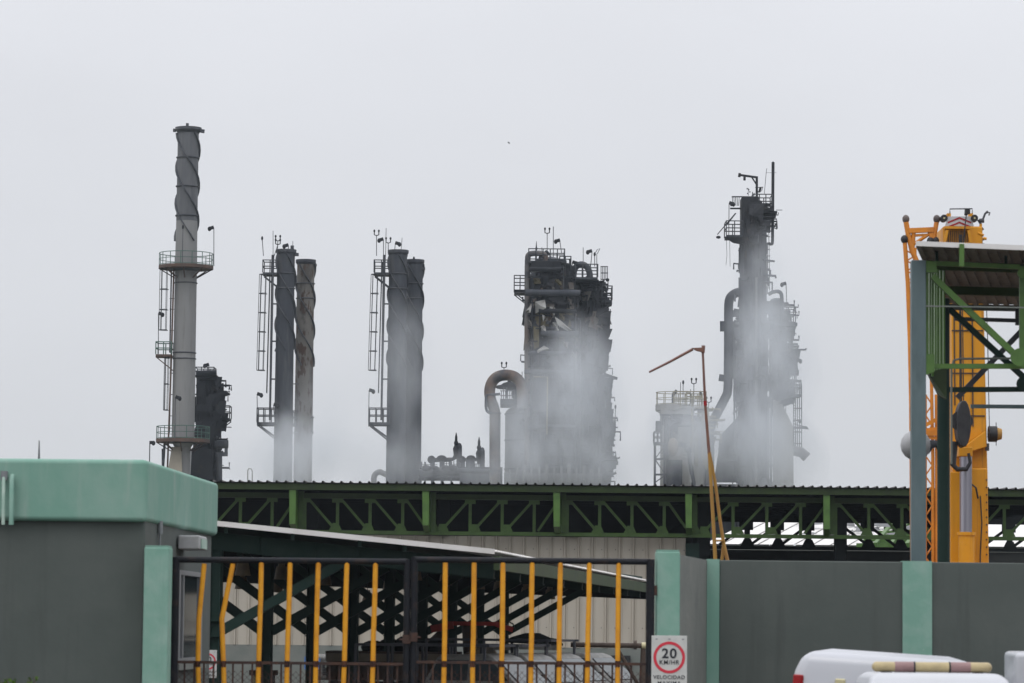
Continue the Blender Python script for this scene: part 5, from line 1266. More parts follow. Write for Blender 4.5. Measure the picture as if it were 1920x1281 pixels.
# left column
xh = cx(1022, 700, 0); 
hl = thing('process_column', 'wide burnt column of the central unit, with pale torn cladding and a yellow-edged door', 'process column', (cx(1030, 900), RD, 0), 'burnt columns of the central unit')
xl_ = cx(1031, 700)
MB().lathe(xl_, RD, [(44 * KM, 0), (44 * KM, cz(520))], 40).lathe(xl_, RD, [(44 * KM, cz(520)), (30 * KM, cz(505)), (30 * KM, cz(488)), (.01, cz(480))], 40).build('shell', 'soot', hl)
for s, (z0, z1, n, mt, kd) in enumerate(((525, 492, 90, 'soot_dark', 'mix'), (600, 505, 220, 'soot_dark', 'mix'), (700, 600, 190, 'soot', 'mix'), (905, 700, 240, 'soot', 'mix'), (600, 520, 30, 'rust_soot', 'plates'), (680, 560, 22, 'clad_ochre', 'plates'))):
    clutter(hl, 'charred_pipework' if kd == 'mix' else 'torn_sheet', mt, 0, 0, 0, 0, cz(z0), cz(z1), n, 31 + s, kd, cyl=(xl_, RD, (30 if z1 < 500 else 44) * KM), clean=-.8)
# front beams and galleries crossing the column
for v, a, b, mt in ((549, 985, 1088, 'soot'), (505, 992, 1052, 'soot_dark'), (583, 1010, 1080, 'soot_dark'), (626, 1015, 1085, 'soot'), (662, 992, 1060, 'soot'), (697, 983, 1075, 'soot'), (800, 990, 1080, 'soot')):
    MB().tube([rp(a, v, -2.6), rp(b, v + 1, -2.6)], .30 if v in (549, 626) else .2, 10).build('cross_pipe', mt, hl)
flap(hl, [(1003, 566), (1022, 562), (1024, 578), (1004, 588)], dy=-2.8); flap(hl, [(986, 583), (999, 567), (994, 587), (988, 587)], dy=-2.8)
flap(hl, [(1017, 590), (1024, 593), (1018, 604)], dy=-2.7); flap(hl, [(1040, 594), (1050, 600), (1073, 620), (1071, 625), (1046, 610)], dy=-2.7, bend=.2)
flap(hl, [(1014, 612), (1022, 608), (1024, 622), (1017, 634)], dy=-2.7, mat='clad_pale'); flap(hl, [(1007, 657), (1020, 648), (1030, 654), (1026, 661), (1008, 662)], dy=-2.7, mat='clad_pale')
flap(hl, [(1068, 598), (1072, 612), (1064, 614)], dy=-2.6, mat='clad_ochre'); flap(hl, [(1048, 585), (1060, 588), (1058, 602), (1049, 598)], dy=-2.6, mat='clad_ochre'); flap(hl, [(1000, 612), (1014, 614), (1012, 650), (1001, 655)], dy=-2.4, mat='clad_ochre', bend=.1)
flap(hl, [(1040, 524), (1052, 523), (1053, 535), (1042, 537)], dy=-2.3, mat='clad_ochre'); flap(hl, [(1000, 520), (1012, 518), (1014, 532), (1001, 533)], dy=-2.3, mat='clad_ochre'); flap(hl, [(994, 504), (1050, 503), (1048, 509), (996, 510)], dy=-2.2, mat='clad_pale', bend=.05)
for u, v, s in ((990, 600, 9), (1030, 575, 12), (1056, 640, 10), (1036, 604, 14), (992, 640, 8), (1064, 560, 9), (1072, 660, 10)):
    flap(hl, [(u, v), (u + s, v + 2), (u + s * .8, v + s * 1.4), (u + 1, v + s)], dy=-2.6, mat='clad_pale' if s > 11 else 'rust_soot')
m = MB(); zz0, zz1 = cz(775), cz(711)
a, b = rp(1000, 740, -2.6), rp(1026, 740, -2.6)
m.box(a.x, b.x, RD - 2.9, RD - 2.3, zz0, zz1); m.build('cabinet', 'soot', hl); MB().tube([(a.x, RD - 2.95, zz1), (b.x, RD - 2.95, zz1), (b.x, RD - 2.95, zz0 - 2)], .07, 6).build('yellow_pipe', 'yellow_rail', hl)
boxplat(hl, 991, 1058, 493, -1.8, 1.8, h=1.05)
MB().box(cx(996, 496), cx(1052, 496), RD - 2.0, RD + 1.8, cz(505), cz(494)).build('top_deck', 'soot_dark', hl)
boxplat(hl, 1049, 1070, 513, -1.2, 1.2, h=1.4)
boxplat(hl, 964, 986, 546, -1.4, 1.2, h=1.25, knee=990); MB().box(cx(964, 549), cx(1000, 549), RD - 1.4, RD + 1.2, cz(552), cz(547)).build('beam', 'rail', hl)
m = MB(); q = smooth([rp(988.5, 700, -1.2), rp(988.5, 560, -1.2), rp(989, 485, -1.2), rp(991, 477, -1.2), rp(1000, 475, -1.2), rp(1016, 475, -1.2), rp(1023, 479, -1.2), rp(1023.5, 500, -1.2)], 2); m.tube(q, .25, 12).tube([rp(988.5, 700, -1.2), rp(989, 890, -1.2)], .25, 12); m.build('overhead_pipe', 'pipe_burnt', hl)
MB().lathe(rp(1017, 490, 0).x, RD, [(.45, cz(493)), (.3, cz(478)), (.01, cz(476))], 14).build('hopper', 'soot_dark', hl)
q = rp(1025, 475, -1); MB().tube([q + Vector((-.1, -.1, .1)), q + Vector((.1, .1, -.1))], .22, 12).build('dish', 'soot_dark', hl)
m = MB(); q = rp(1005.5, 480, 0); m.lathe(q.x, RD, [(.06, cz(493)), (.06, cz(468)), (.13, cz(466)), (.06, cz(463)), (.02, cz(452))], 8); m.build('finial', 'rail', hl)
mast(hl, 1016, 492, 1016, 464, 0, None, .03); mast(hl, 1026, 492, 1026, 438, 0, 'fork'); mast(hl, 1037.5, 492, 1037.5, 425, 0, None, .035); mast(hl, 1053, 475, 1050, 454, 0, 'flood')
mast(hl, 1073, 500, 1073, 495, 0, 'floodr')
ladder(hl, 1056, 505, 560, r=.25, y=-2.5, side=1, cage=False)
# lattice frame around the left column
m = MB()
for u in (998, 1012, 1047, 1078):
    m.tube([rp(u, 560, -2.5), rp(u, 905, -2.5)], .06, 6)
for v in range(520, 900, 24): m.beam(rp(990, v, -2.45), rp(1076, v, -2.45), .07, .12)
m.build('frame', 'soot_dark', hl)
# right column
xr_ = cx(1106, 700, 1.5)
hr = thing('process_column', 'narrower burnt column of the central unit, platforms and ladders down its right side', 'process column', (xr_, RD + 1.5, 0), 'burnt columns of the central unit')
MB().lathe(xr_, RD + 1.5, [(25 * KM, 0), (25 * KM, cz(540))], 36).dome(xr_, RD + 1.5, cz(540), 25 * KM, 14 * KM, 36).build('shell', 'soot', hr)
for s, (z0, z1, n, mt, kd) in enumerate(((560, 520, 110, 'soot_dark', 'mix'), (640, 545, 150, 'soot_dark', 'mix'), (905, 640, 220, 'soot', 'mix'), (600, 540, 16, 'rust_soot', 'plates'))):
    clutter(hr, 'charred_pipework' if kd == 'mix' else 'torn_sheet', mt, 0, 0, 0, 0, cz(z0), cz(z1), n, 51 + s, kd, cyl=(xr_, RD + 1.5, 26 * KM))
m = MB(); q = smooth([rp(1075, 600, 1), rp(1075, 540, 1), rp(1075, 512, 1), rp(1079, 500, 1), rp(1090, 494.5, 1), rp(1101, 500, 1), rp(1106, 512, 1), rp(1106, 528, 1)], 2); m.tube(q, .28, 12).tube([rp(1075, 600, 1), rp(1074, 905, 1)], .28, 12); m.build('overhead_pipe', 'soot', hr)
boxplat(hr, 1078, 1120, 523, -1.5, 1.5, h=1.15); MB().box(cx(1080, 526, 1.5), cx(1122, 526, 1.5), RD, RD + 3, cz(530), cz(523)).build('deck_beam', 'soot_dark', hr)
m = MB()
for u in range(1127, 1141, 3): m.tube([rp(u, 500, 1.5), rp(u, 524, 1.5)], .035, 5)
for v in (500, 512, 524): m.tube([rp(1126, v, 1.5), rp(1140, v, 1.5)], .045, 5)
m.build('ladder_cage', 'rail', hr)
MB().ball(rp(1139, 525, 1.5), .18, .18, .16, 8).tube([rp(1140, 525, 1.5), rp(1140, 545, 1.5)], .04, 5).build('loose_fitting', 'soot_dark', hr)
boxplat(hr, 1128, 1147, 565, -1.2, 1.2, h=1.25, dy=1.5, knee=1124); MB().box(cx(1126, 566, 1.5), cx(1147, 566, 1.5), RD + .4, RD + 2.6, cz(568), cz(561)).build('deck_beam', 'soot_dark', hr)
clutter(hr, 'torn_sheet', 'soot_dark', cx(1118, 600, 1), cx(1130, 600, 1), RD - .5, RD + 1.5, cz(670, 1), cz(570, 1), 26, 71, 'plates')
MB().tube([rp(1124, 618, 1), rp(1137, 618, 1)], .34, 12).build('nozzle', 'soot_dark', hr)
MB().beam(rp(1129, 570, 1), rp(1129, 590, 1), .7, .3).build('panel', 'soot_dark', hr)
for u, v0, v1 in ((1129, 590, 680), (1130, 735, 770), (1131, 818, 905)):
    m = MB()
    for du in (-2, 2): m.tube([rp(u + du, v0, .5), rp(u + du, v1, .5)], .05, 5)
    for v in range(v0, v1, 9): m.tube([rp(u - 2, v, .5), rp(u + 2, v, .5)], .035, 5)
    m.build('ladder', 'rail', hr)
boxplat(hr, 1124, 1144, 731, -1, 1, h=1.1, dy=1, knee=1120); boxplat(hr, 1127, 1142, 762, -1, 1, h=1.3, dy=1); boxplat(hr, 1124, 1142, 795, -1, 1, h=1.1, dy=1); boxplat(hr, 1130, 1153, 813, -1, 1, h=1.15, dy=1, knee=1122); boxplat(hr, 1126, 1143, 859, -1, 1, h=1.15, dy=1); boxplat(hr, 1128, 1148, 888, -1, 1, h=1.1, dy=1, knee=1124)
MB().beam(rp(1122, 719, 1), rp(1158, 710, .5), .05).build('loose_bar', 'rail', hr)
clutter(hr, 'charred_pipework', 'soot', cx(1118, 800, 1), cx(1135, 800, 1), RD - .5, RD + 2.5, cz(905, 1), cz(700, 1), 130, 73)
for (u, v, w_, h_) in ((1136, 728, 14, 16), (1130, 805, 20, 14), (1134, 850, 14, 14), (1132, 892, 14, 16)): 
    a, b = rp(u - w_ / 2, v, 1.2), rp(u + w_ / 2, v + h_, 1.2); MB().hexa([(a.x, RD + .6, b.z), (a.x + (b.x - a.x) * .5, RD + .6, b.z), (a.x + (b.x - a.x) * .5, RD + 2, b.z), (a.x, RD + 2, b.z)], [(a.x, RD + .6, a.z), (b.x, RD + .6, a.z), (b.x, RD + 2, a.z), (a.x, RD + 2, a.z)]).build('bracket', 'soot', hr)
mast(hr, 1093.5, 522, 1093.5, 464, 1.5, None, .03); mast(hr, 1106, 515, 1110, 474, 1.5, 'flood'); mast(hr, 1115, 500, 1115, 477, 1.5, 'knob'); mast(hr, 1119, 500, 1119, 478, 1.5, None, .03); mast(hr, 1153, 800, 1154, 763, 1, 'knob'); mast(hr, 1135, 710, 1136, 685, 1, None, .03)
m = MB(); m.tube([rp(1114, 478, 1.5), rp(1120, 468, 1.5), rp(1125, 466, 1.5), rp(1120, 476, 1.5), rp(1114, 478, 1.5)], .03, 5); m.build('bent_ring', 'rail', hr)
# infill between the two columns, low down
inf = thing('pipe_bundle', 'vertical pipe bundle between the two burnt columns of the central unit', 'pipes', (cx(1080, 900), RD, 0))
for u, r_, v0 in ((1078, .10, 560), (1083.5, .04, 560), (1068, .22, 640), (1060, .15, 700), (1087, .1, 600)):
    q = rp(u, 905, -1); MB().tube([rp(u, v0, -1), q, (q.x, q.y, 0)], r_, 8).build('pipe', 'soot', inf)
ann = thing('low_building', 'low grey block in the smoke at the foot of the burnt columns', 'building', (cx(1060, 900, -3), RD - 3, 0))
MB().box(cx(945, 900, -3), cx(1128, 900, -3), RD - 4.6, RD - 3.4, 0, cz(888, -3)).build('wall', 'pipe_grey', ann)
m = MB()
for i, u in enumerate(range(955, 1125, 14)): m.tube([rp(u, 905, -4.8), rp(u, 880 - (i * 37 % 11), -4.8)], .09 + (i % 3) * .05, 6)
m.build('vent_pipe', 'pipe_grey', ann)

# ---- I: drum unit
xd = cx(1282, 800, 1)
du_ = thing('drum_unit', 'pale domed drum with yellowish railings, steel frame at its left, right of the central unit', 'vessel', (xd, RD + 1, 0))
MB().lathe(xd, RD + 1, [(44 * KM, 0), (44 * KM, cz(792))], 40).dome(xd, RD + 1, cz(792), 44 * KM, 20 * KM, 40).build('shell', 'drum_pale', du_)
MB().ring(xd, RD + 1, cz(797), 44 * KM, .09, 40).build('ring', 'soot', du_)
MB().lathe(cx(1250, 800, -.5), RD - .5, [(12 * KM, cz(850)), (12 * KM, cz(755))], 20).build('side_vessel', 'drum_pale', du_)
platform(du_, cx(1262, 750, 0), RD, cz(757), 1.55, .4, mat='yellow_rail', deck='drum_pale', th=.5)
boxplat(du_, 1262, 1322, 764, -1.5, 1.5, 'yellow_rail', 'drum_pale', h=1.3); MB().box(cx(1238, 768), cx(1300, 768), RD - 1.4, RD + 1.4, cz(775), cz(765)).build('deck_beam', 'drum_pale', du_)
clutter(du_, 'charred_pipework', 'soot', cx(1238, 770), cx(1258, 770), RD - 1.4, RD + .5, cz(800), cz(768), 40, 81)
clutter(du_, 'small_pipework', 'yellow_rail', cx(1295, 780), cx(1328, 780), RD - 1.8, RD + .5, cz(830), cz(760), 70, 82, 'pipes')
m = MB(); m.tube([rp(1262, 757, 0), rp(1262, 742, 0), rp(1264, 738, 0), rp(1269, 732, 0)], .13, 8); m.build('vent_pipe', 'soot', du_)
for u, v in ((1276, 717), (1295, 730)): mast(du_, u, 757, u, v, 0, None, .03)
mast(du_, 1280.5, 757, 1281, 717, 0, 'knob'); mast(du_, 1301, 757, 1301, 720, 0, 'fork'); mast(du_, 1315, 760, 1314, 737, 0, 'knob'); mast(du_, 1328, 775, 1329, 755, 0, 'fork')
m = MB(); m.beam(rp(1287, 744, 0), rp(1316, 743, 0), .12, .12).beam(rp(1303, 746, 0), rp(1316, 746, 0), .5, .25).beam(rp(1299, 745, 0), rp(1299, 800, 0), .14).beam(rp(1316, 740, 0), rp(1317, 800, 0), .14)
for v in range(752, 800, 8): m.beam(rp(1299, v, 0), rp(1317, v, 0), .07)
m.build('davit_frame', 'yellow_rail', du_)
MB().box(cx(1229, 800), cx(1237, 800), RD - 1, RD, cz(803), cz(788)).build('cabinet', 'soot', du_); MB().beam(rp(1229, 808, -.5), rp(1244, 806, -.5), .2).build('bracket', 'soot', du_)
m = MB()
for u in (1228, 1246, 1251): q = rp(u, 905, -3); m.beam((q.x, q.y, 0), rp(u, 832, -3), .2)
for v in (832, 861, 890): m.beam(rp(1226, v, -3), rp(1252, v, -3), .16)
for a, b in (((1228, 861), (1246, 836)), ((1228, 861), (1246, 888)), ((1228, 905), (1246, 892))): m.beam(rp(*a, -3), rp(*b, -3), .09)
m.build('steel_frame', 'soot', du_)
boxplat(du_, 1226, 1240, 830, -1, 1, dy=-3, h=.9)
m = MB(); m.lathe(cx(1265, 850, -3), RD - 3, [(14.5 * KM, 0), (14.5 * KM, cz(860, -3))], 28).build('lower_vessel', 'soot', du_)
MB().ball(rp(1262, 838, -3), 10 * KM, 10 * KM, 17 * KM, 24).build('tan_drum', 'drum_tan', du_)
MB().beam(rp(1272, 832, -3), rp(1286, 836, -3), .6, .4).ball(rp(1291, 843, -3), .32).tube([rp(1291, 845, -3), rp(1300, 905, -3), (rp(1300, 905, -3).x, RD - 3, 0)], .2, 8).build('elbow', 'soot', du_)
m = MB()
for v in (852, 858): m.tube([rp(1280, v, -3), rp(1300, v, -3)], .1, 8)
m.tube([rp(1296, 905, -3), rp(1297, 855, -3)], .14, 8); m.build('small_pipe', 'drum_pale', du_)

# ---- J: tall burnt tower
xt = cx(1412, 600)
tw = thing('distillation_tower', 'tall burnt tower with a vent pipe and davit on top, right of the derrick', 'tower', (xt, RD, 0))
MB().lathe(xt, RD, [(29 * KM, 0), (27.5 * KM, cz(700)), (25.5 * KM, cz(540)), (25 * KM, cz(420))], 36).dome(xt, RD, cz(420), 25 * KM, 11 * KM, 36).build('shell', 'soot', tw)
MB().box(cx(1389, 380), cx(1421, 380), RD - 1.3, RD + 1.2, cz(455), cz(367)).build('head_housing', 'soot_dark', tw, bevel=.1)
clutter(tw, 'charred_pipework', 'soot_dark', cx(1390, 400), cx(1424, 400), RD - 1.5, RD - 1.2, cz(450), cz(372), 45, 91)
MB().ball(rp(1413, 418, -1.25), .38, .12, .5, 12).build('rust_patch', 'pipe_burnt', tw)
clutter(tw, 'charred_pipework', 'soot', 0, 0, 0, 0, cz(560), cz(440), 50, 93, 'pipes', cyl=(xt, RD, 25.5 * KM))
clutter(tw, 'charred_pipework', 'soot', 0, 0, 0, 0, cz(905), cz(560), 150, 94, 'mix', cyl=(xt, RD, 27 * KM))
clutter(tw, 'charred_pipework', 'soot_dark', cx(1410, 400), cx(1430, 400), RD - 1.2, RD + 1.2, cz(420), cz(392), 30, 95)
boxplat(tw, 1410, 1446, 394, -1.3, 1.3, h=1.25); MB().box(cx(1404, 396), cx(1455, 396), RD - 1.4, RD + 1.3, cz(399), cz(394.5)).build('deck_beam', 'soot_dark', tw)
m = MB(); m.tube([rp(1372, 369, 0), rp(1392, 369, 0)], .06, 5).tube([rp(1369, 391, 0), rp(1392, 391, 0)], .08, 5)
for u in (1373, 1376, 1379, 1382, 1386): m.tube([rp(u, 370, 0), rp(u + (u % 3) - 1, 386, 0)], .03, 5)
m.tube([rp(1370, 380, 0), rp(1373, 386, 0)], .15, 8); m.build('broken_handrail', 'soot_dark', tw)
boxplat(tw, 1360, 1391, 444, -1.4, 1.3, h=1.25); MB().hexa([rp(1375, 456, -1.2), rp(1392, 459, -1.2), rp(1392, 459, 1.2), rp(1375, 456, 1.2)], [rp(1357, 445, -1.4), rp(1392, 443, -1.4), rp(1392, 443, 1.3), rp(1357, 445, 1.3)]).build('bracket', 'soot_dark', tw)
mast(tw, 1366.5, 443, 1367, 384, -1, 'floodr'); mast(tw, 1361, 424, 1380, 400, -1, None, .04); 
m = MB(); m.tube([rp(1379, 400, -1), rp(1345, 440, -1)], .045, 6).ball(rp(1347, 445, -1), .22, .15, .14, 8); m.build('bent_lamp_pole', 'soot_dark', tw)
m = MB(); m.tube([rp(1362, 450, -1), rp(1363, 480, -1), rp(1361, 497, -1)], .018, 4).tube([rp(1368, 452, -1), rp(1369, 500, -1)], .018, 4); m.build('loose_cable', 'rail', tw)
m = MB(); q = rp(1449, 463, .0); m.tube(smooth([rp(1440, 456, 0), rp(1447, 459, 0), rp(1448.5, 455, 0), rp(1448.5, 440, 0)], 1), .13, 8).tube([rp(1448.5, 445, 0), rp(1449.5, 306, 0)], .135, 12).ball(rp(1449.5, 305.5, 0), .14, .14, .12, 12); m.build('vent_pipe', 'soot_dark', tw)
m = MB(); m.tube([rp(1438, 421, 0), rp(1457, 430, 0)], .04, 5).tube([rp(1455, 394, 0), rp(1467, 394, 0)], .03, 5).tube([rp(1433, 365, 0), rp(1437, 320, 0), rp(1438, 316, 0)], .025, 5).tube([rp(1437, 324, 0), rp(1456, 324, 0)], .015, 4); m.build('loose_bar', 'rail', tw)
m = MB(); m.beam(rp(1419, 392, 0), rp(1419, 332, 0), .2).beam(rp(1421, 333, 0), rp(1385, 328, 0), .16, .18).beam(rp(1410, 333, 0), rp(1419, 347, 0), .12).beam(rp(1387, 325, 0), rp(1386, 332, 0), .22).box(cx(1394, 330), cx(1398, 330), RD - .2, RD + .2, cz(334), cz(327)); m.build('davit', 'soot_dark', tw)
m = MB(); m.beam(rp(1416, 352, 0), rp(1431, 351, 0), .06).beam(rp(1426, 352, 0), rp(1424, 360, 0), .2).beam(rp(1430, 351, 0), rp(1428, 359, 0), .05).beam(rp(1425, 360, 0), rp(1419, 360, 0), .1); m.build('hoist', 'soot_dark', tw)
m = MB()
for u, v in ((1401, 354), (1404, 356), (1406, 360), (1402, 363)): m.ball(rp(u, v, 0), .07, .07, .07, 6)
m.tube([rp(1403, 367, 0), rp(1403, 353, 0)], .025, 5).tube([rp(1411, 367, 0), rp(1411, 360, 0)], .04, 5).tube([rp(1414, 367, 0), rp(1414, 362, 0)], .04, 5); m.build('instrument', 'soot_dark', tw)
m = MB(); m.tube([rp(1441, 420, .5), rp(1442, 460, .5), rp(1443, 545, .5)], .03, 5)
for v in range(420, 545, 12): m.tube([rp(1438, v, .5), rp(1444, v, .5)], .035, 5)
m.build('ladder', 'rail', tw)
for u, vt_, w_ in ((1410, 470, .09), (1418, 520, .12), (1427, 500, .06), (1402, 560, .06)): MB().tube([rp(u, 905, -1.5), rp(u, vt_, -1.3)], w_, 6).build('riser_pipe', 'pipe_grey' if u == 1418 else 'soot', tw)
# thick down pipe on the left
q = smooth([rp(1386, 548, 0), rp(1378, 550, 0), rp(1369, 557, 0), rp(1366, 568, 0), rp(1366, 600, 0), rp(1365.5, 700, 0), rp(1365, 735, 0), rp(1360, 746, 0), rp(1335, 793, 0), rp(1331, 806, 0), rp(1331, 830, 0)], 2)
MB().tube(q + [Vector((rp(1331, 905, 0).x, RD, 0))], .40, 16).build('down_pipe', 'soot', tw)
m = MB(); m.beam(rp(1350, 612, 0), rp(1376, 612, 0), .28, .9).beam(rp(1348, 708, 0), rp(1362, 710, 0), .15, .6); m.build('pipe_clamp', 'soot', tw)
clutter(tw, 'charred_pipework', 'soot', cx(1374, 650), cx(1386, 650), RD - 1, RD + 1, cz(740), cz(590), 70, 96)
MB().tube([rp(1376, 905, .5), rp(1378, 600, .5)], .09, 6).build('riser_pipe', 'soot', tw); MB().tube([rp(1381, 905, .5), rp(1382, 590, .5)], .07, 6).build('riser_pipe', 'soot', tw)
# lower annex at left of the tower
MB().hexa([rp(1338, 905, 2), rp(1385, 905, 2), rp(1385, 905, 4), rp(1338, 905, 4)], [rp(1352, 815, 2), rp(1385, 780, 2), rp(1385, 780, 4), rp(1352, 815, 4)]).build('lean_to_duct', 'soot', tw)
MB().box(cx(1340, 900, 2), cx(1385, 900, 2), RD + 2.01, RD + 3.99, 0, cz(904, 2)).build('duct_foot', 'soot', tw)
boxplat(tw, 1349, 1381, 862, -1, 1, dy=-1, h=1.1); m = MB(); m.beam(rp(1349, 862, -2), rp(1349, 826, -2), .1).beam(rp(1349, 826, -2), rp(1380, 826, -2), .06).beam(rp(1368, 889, -2), rp(1382, 889, -2), .1); m.build('frame', 'rail', tw)
# secondary column on the right flank
x2 = cx(1456, 700, 1)
MB().lathe(x2, RD + 1, [(.01, cz(757)), (9 * KM, cz(750)), (14 * KM, cz(742)), (14 * KM, cz(560))], 28).dome(x2, RD + 1, cz(560), 14 * KM, 8 * KM, 28).build('side_column', 'soot', tw)
clutter(tw, 'charred_pipework', 'soot', cx(1444, 650), cx(1474, 650), RD - .5, RD + 1.5, cz(760), cz(560), 150, 97)
clutter(tw, 'charred_pipework', 'soot', cx(1466, 650), cx(1482, 650), RD - .5, RD + 1.5, cz(668), cz(640), 40, 98)
q = smooth([rp(1441, 552, -.3), rp(1448, 548, -.3), rp(1458, 546, -.3), rp(1464, 549, -.3), rp(1466, 556, -.3), rp(1466, 600, -.3)], 2); MB().tube(q, .17, 10).build('crossover_pipe', 'soot', tw)
boxplat(tw, 1463, 1490, 605, -1, 1.4, h=1.3, knee=1458); MB().box(cx(1450, 604), cx(1493, 604), RD - 1.1, RD + 1.4, cz(608), cz(602)).build('deck_beam', 'soot', tw)
boxplat(tw, 1463, 1484, 655, -1, 1.4, h=1.3, knee=1458); boxplat(tw, 1461, 1478, 725, -1, 1.4, h=1.35, knee=1455)
MB().hexa([rp(1455, 745, -1), rp(1465, 745, -1), rp(1465, 745, 1), rp(1455, 745, 1)], [rp(1455, 726, -1), rp(1480, 727, -1), rp(1480, 727, 1), rp(1455, 726, 1)]).build('bracket', 'soot', tw)
boxplat(tw, 1478, 1500, 741, -1, 1, h=1.25); MB().hexa([rp(1455, 752, -1), rp(1466, 751, -1), rp(1466, 751, 1), rp(1455, 752, 1)], [rp(1455, 738, -1), rp(1492, 738, -1), rp(1492, 738, 1), rp(1455, 738, 1)]).build('bracket', 'soot', tw)
flap(tw, [(1459, 678), (1472, 676), (1483, 680), (1472, 683), (1460, 682)], 'soot', 0, bend=.2); flap(tw, [(1455, 688), (1464, 690), (1457, 696)], 'soot', 0)
mast(tw, 1476, 600, 1474, 535, 0, 'flood'); mast(tw, 1476, 640, 1473, 620, 0, 'flood'); mast(tw, 1494, 740, 1492.5, 678, 0, 'floodr'); mast(tw, 1475, 720, 1474, 675, 0, None)
MB().tube([rp(1480, 664, 0), rp(1497, 675, 0), rp(1494, 684, 0)], .03, 5).tube([rp(1480, 672, 0), rp(1494, 680, 0)], .025, 5).build('loose_bar', 'rail', tw)
m = MB()
for u in (1488, 1491.5, 1495, 1499, 1503): m.tube([rp(u, 720, .5), rp(u, 843, .5)], .045, 5)
for v in range(722, 845, 22): m.tube([rp(1488, v, .5), rp(1503, v, .5)], .055, 5)
for v in range(745, 840, 5): m.tube([rp(1488, v, .6), rp(1492, v, .6)], .03, 4)
m.build('ladder_cage', 'rail', tw)
MB().hexa([rp(1487, 804, 0), rp(1517, 805, 0), rp(1517, 805, 1.5), rp(1487, 804, 1.5)], [rp(1487, 801, 0), rp(1512, 799, 0), rp(1512, 799, 1.5), rp(1487, 801, 1.5)]).build('platform', 'rail', tw)
MB().ball(rp(1500, 790, .5), .15, .15, .2, 8).tube([rp(1490, 796, 0), rp(1512, 800, 0)], .03, 5).build('lamp', 'soot', tw)
# pale flared duct at the right foot
m = MB(); pts = [(1449, 905), (1449, 750), (1463, 750), (1487, 800), (1488, 905)]
q0 = [rp(u, v, -.6) for u, v in pts]; q1 = [rp(u, v, 2.2) for u, v in pts]; n = len(pts)
m.add(q0 + q1, [tuple(range(n)), tuple(range(n, 2 * n))[::-1]] + [(i, n + i, n + (i + 1) % n, (i + 1) % n) for i in range(n)])
m.box(q0[0].x, q0[-1].x, RD - .6, RD + 2.2, 0, q0[0].z + .1); m.build('flared_duct', 'drum_pale', tw)
MB().tube([rp(1486, 845, 0), rp(1502, 848, 0), rp(1513, 858, 0)], .45, 12).build('duct_elbow', 'pipe_grey', tw)
m = MB()
for u in (1441, 1446): q = rp(u, 905, -1.2); MB().tube([(q.x, q.y, 0), rp(u, 745, -1.2)], .10, 6).build('riser_pipe', 'soot', tw)
MB().beam(rp(1449, 806, -.7), rp(1458, 806, -.7), .06).build('tie', 'rail', tw)
# small bird high in the sky
bd_ = thing('bird', 'tiny dark bird high in the sky left of centre, above the central unit', 'bird', P(954, 268, 220))
c_ = P(954, 268, 220)
m = MB(); m.tube([c_ + Vector((-.08, 0, .04)), c_, c_ + Vector((.09, 0, -.04))], .025, 6, r1=.008)
m.add([c_ + Vector((-.03, 0, 0)), c_ + Vector((.05, 0, 0)), c_ + Vector((.02, .3, .12)), c_ + Vector((-.03, .25, .1))], [(0, 1, 2, 3)]).add([c_ + Vector((-.03, 0, 0)), c_ + Vector((.05, 0, 0)), c_ + Vector((.05, -.25, -.10)), c_ + Vector((0, -.2, -.08))], [(0, 1, 2, 3)])
m.build('body', 'soot_dark', bd_)

# ================================================================== smoke and haze
SY0, SY1 = RD - 26, RD - 6
blobs = [  # u, v, radius u, radius v, weight   (centres where the photograph shows the smoke)
    (990, 810, 105, 100, .95), (1045, 725, 95, 110, .65), (1090, 655, 80, 85, .55), (1100, 760, 90, 140, .75), (1030, 880, 170, 60, .7), (1130, 850, 70, 90, .4),
    (1290, 810, 100, 90, 1.0), (1370, 830, 120, 110, .85), (1425, 730, 105, 190, .85), (1430, 590, 65, 160, .55), (1460, 860, 110, 90, 1.35), (1415, 480, 40, 80, .22), (1480, 690, 70, 150, .55),
    (755, 690, 70, 150, .40), (750, 860, 90, 80, .50), (650, 860, 120, 60, .3), (555, 860, 90, 90, 1.1), (500, 870, 100, 60, .4), (620, 790, 90, 120, .35), (670, 880, 90, 55, .25), (870, 880, 110, 40, .45), (1200, 870, 120, 60, .3)]
sm = bpy.data.materials.new('smoke'); sm.use_nodes = True; t = sm.node_tree; t.nodes.clear()
def N(ty, **k):
    n = t.nodes.new(ty)
    for a, b in k.items(): setattr(n, a, b)
    return n
def Mth(op, a, b=None, c=None, clamp=False):
    n = N('ShaderNodeMath', operation=op, use_clamp=clamp)
    for i, x in enumerate((a, b, c)):
        if x is None: continue
        if isinstance(x, (int, float)): n.inputs[i].default_value = x
        else: t.links.new(x, n.inputs[i])
    return n.outputs[0]
geo = N('ShaderNodeNewGeometry')
# warp the blob field so that its edges curl
mpw = N('ShaderNodeMapping'); mpw.inputs['Rotation'].default_value = (0, R(-25), 0); mpw.inputs['Scale'].default_value = (.20, .20, .11); t.links.new(geo.outputs['Position'], mpw.inputs[0])
wz = N('ShaderNodeTexNoise'); wz.inputs['Scale'].default_value = 1.0; wz.inputs['Detail'].default_value = 4.0; wz.inputs['Roughness'].default_value = .55; t.links.new(mpw.outputs[0], wz.inputs['Vector'])
sub = N('ShaderNodeVectorMath', operation='SUBTRACT'); sub.inputs[1].default_value = (.5, .5, .5); t.links.new(wz.outputs['Color'], sub.inputs[0])
scl = N('ShaderNodeVectorMath', operation='SCALE'); scl.inputs['Scale'].default_value = 7.0; t.links.new(sub.outputs[0], scl.inputs[0])
addv = N('ShaderNodeVectorMath', operation='ADD'); t.links.new(geo.outputs['Position'], addv.inputs[0]); t.links.new(scl.outputs[0], addv.inputs[1])
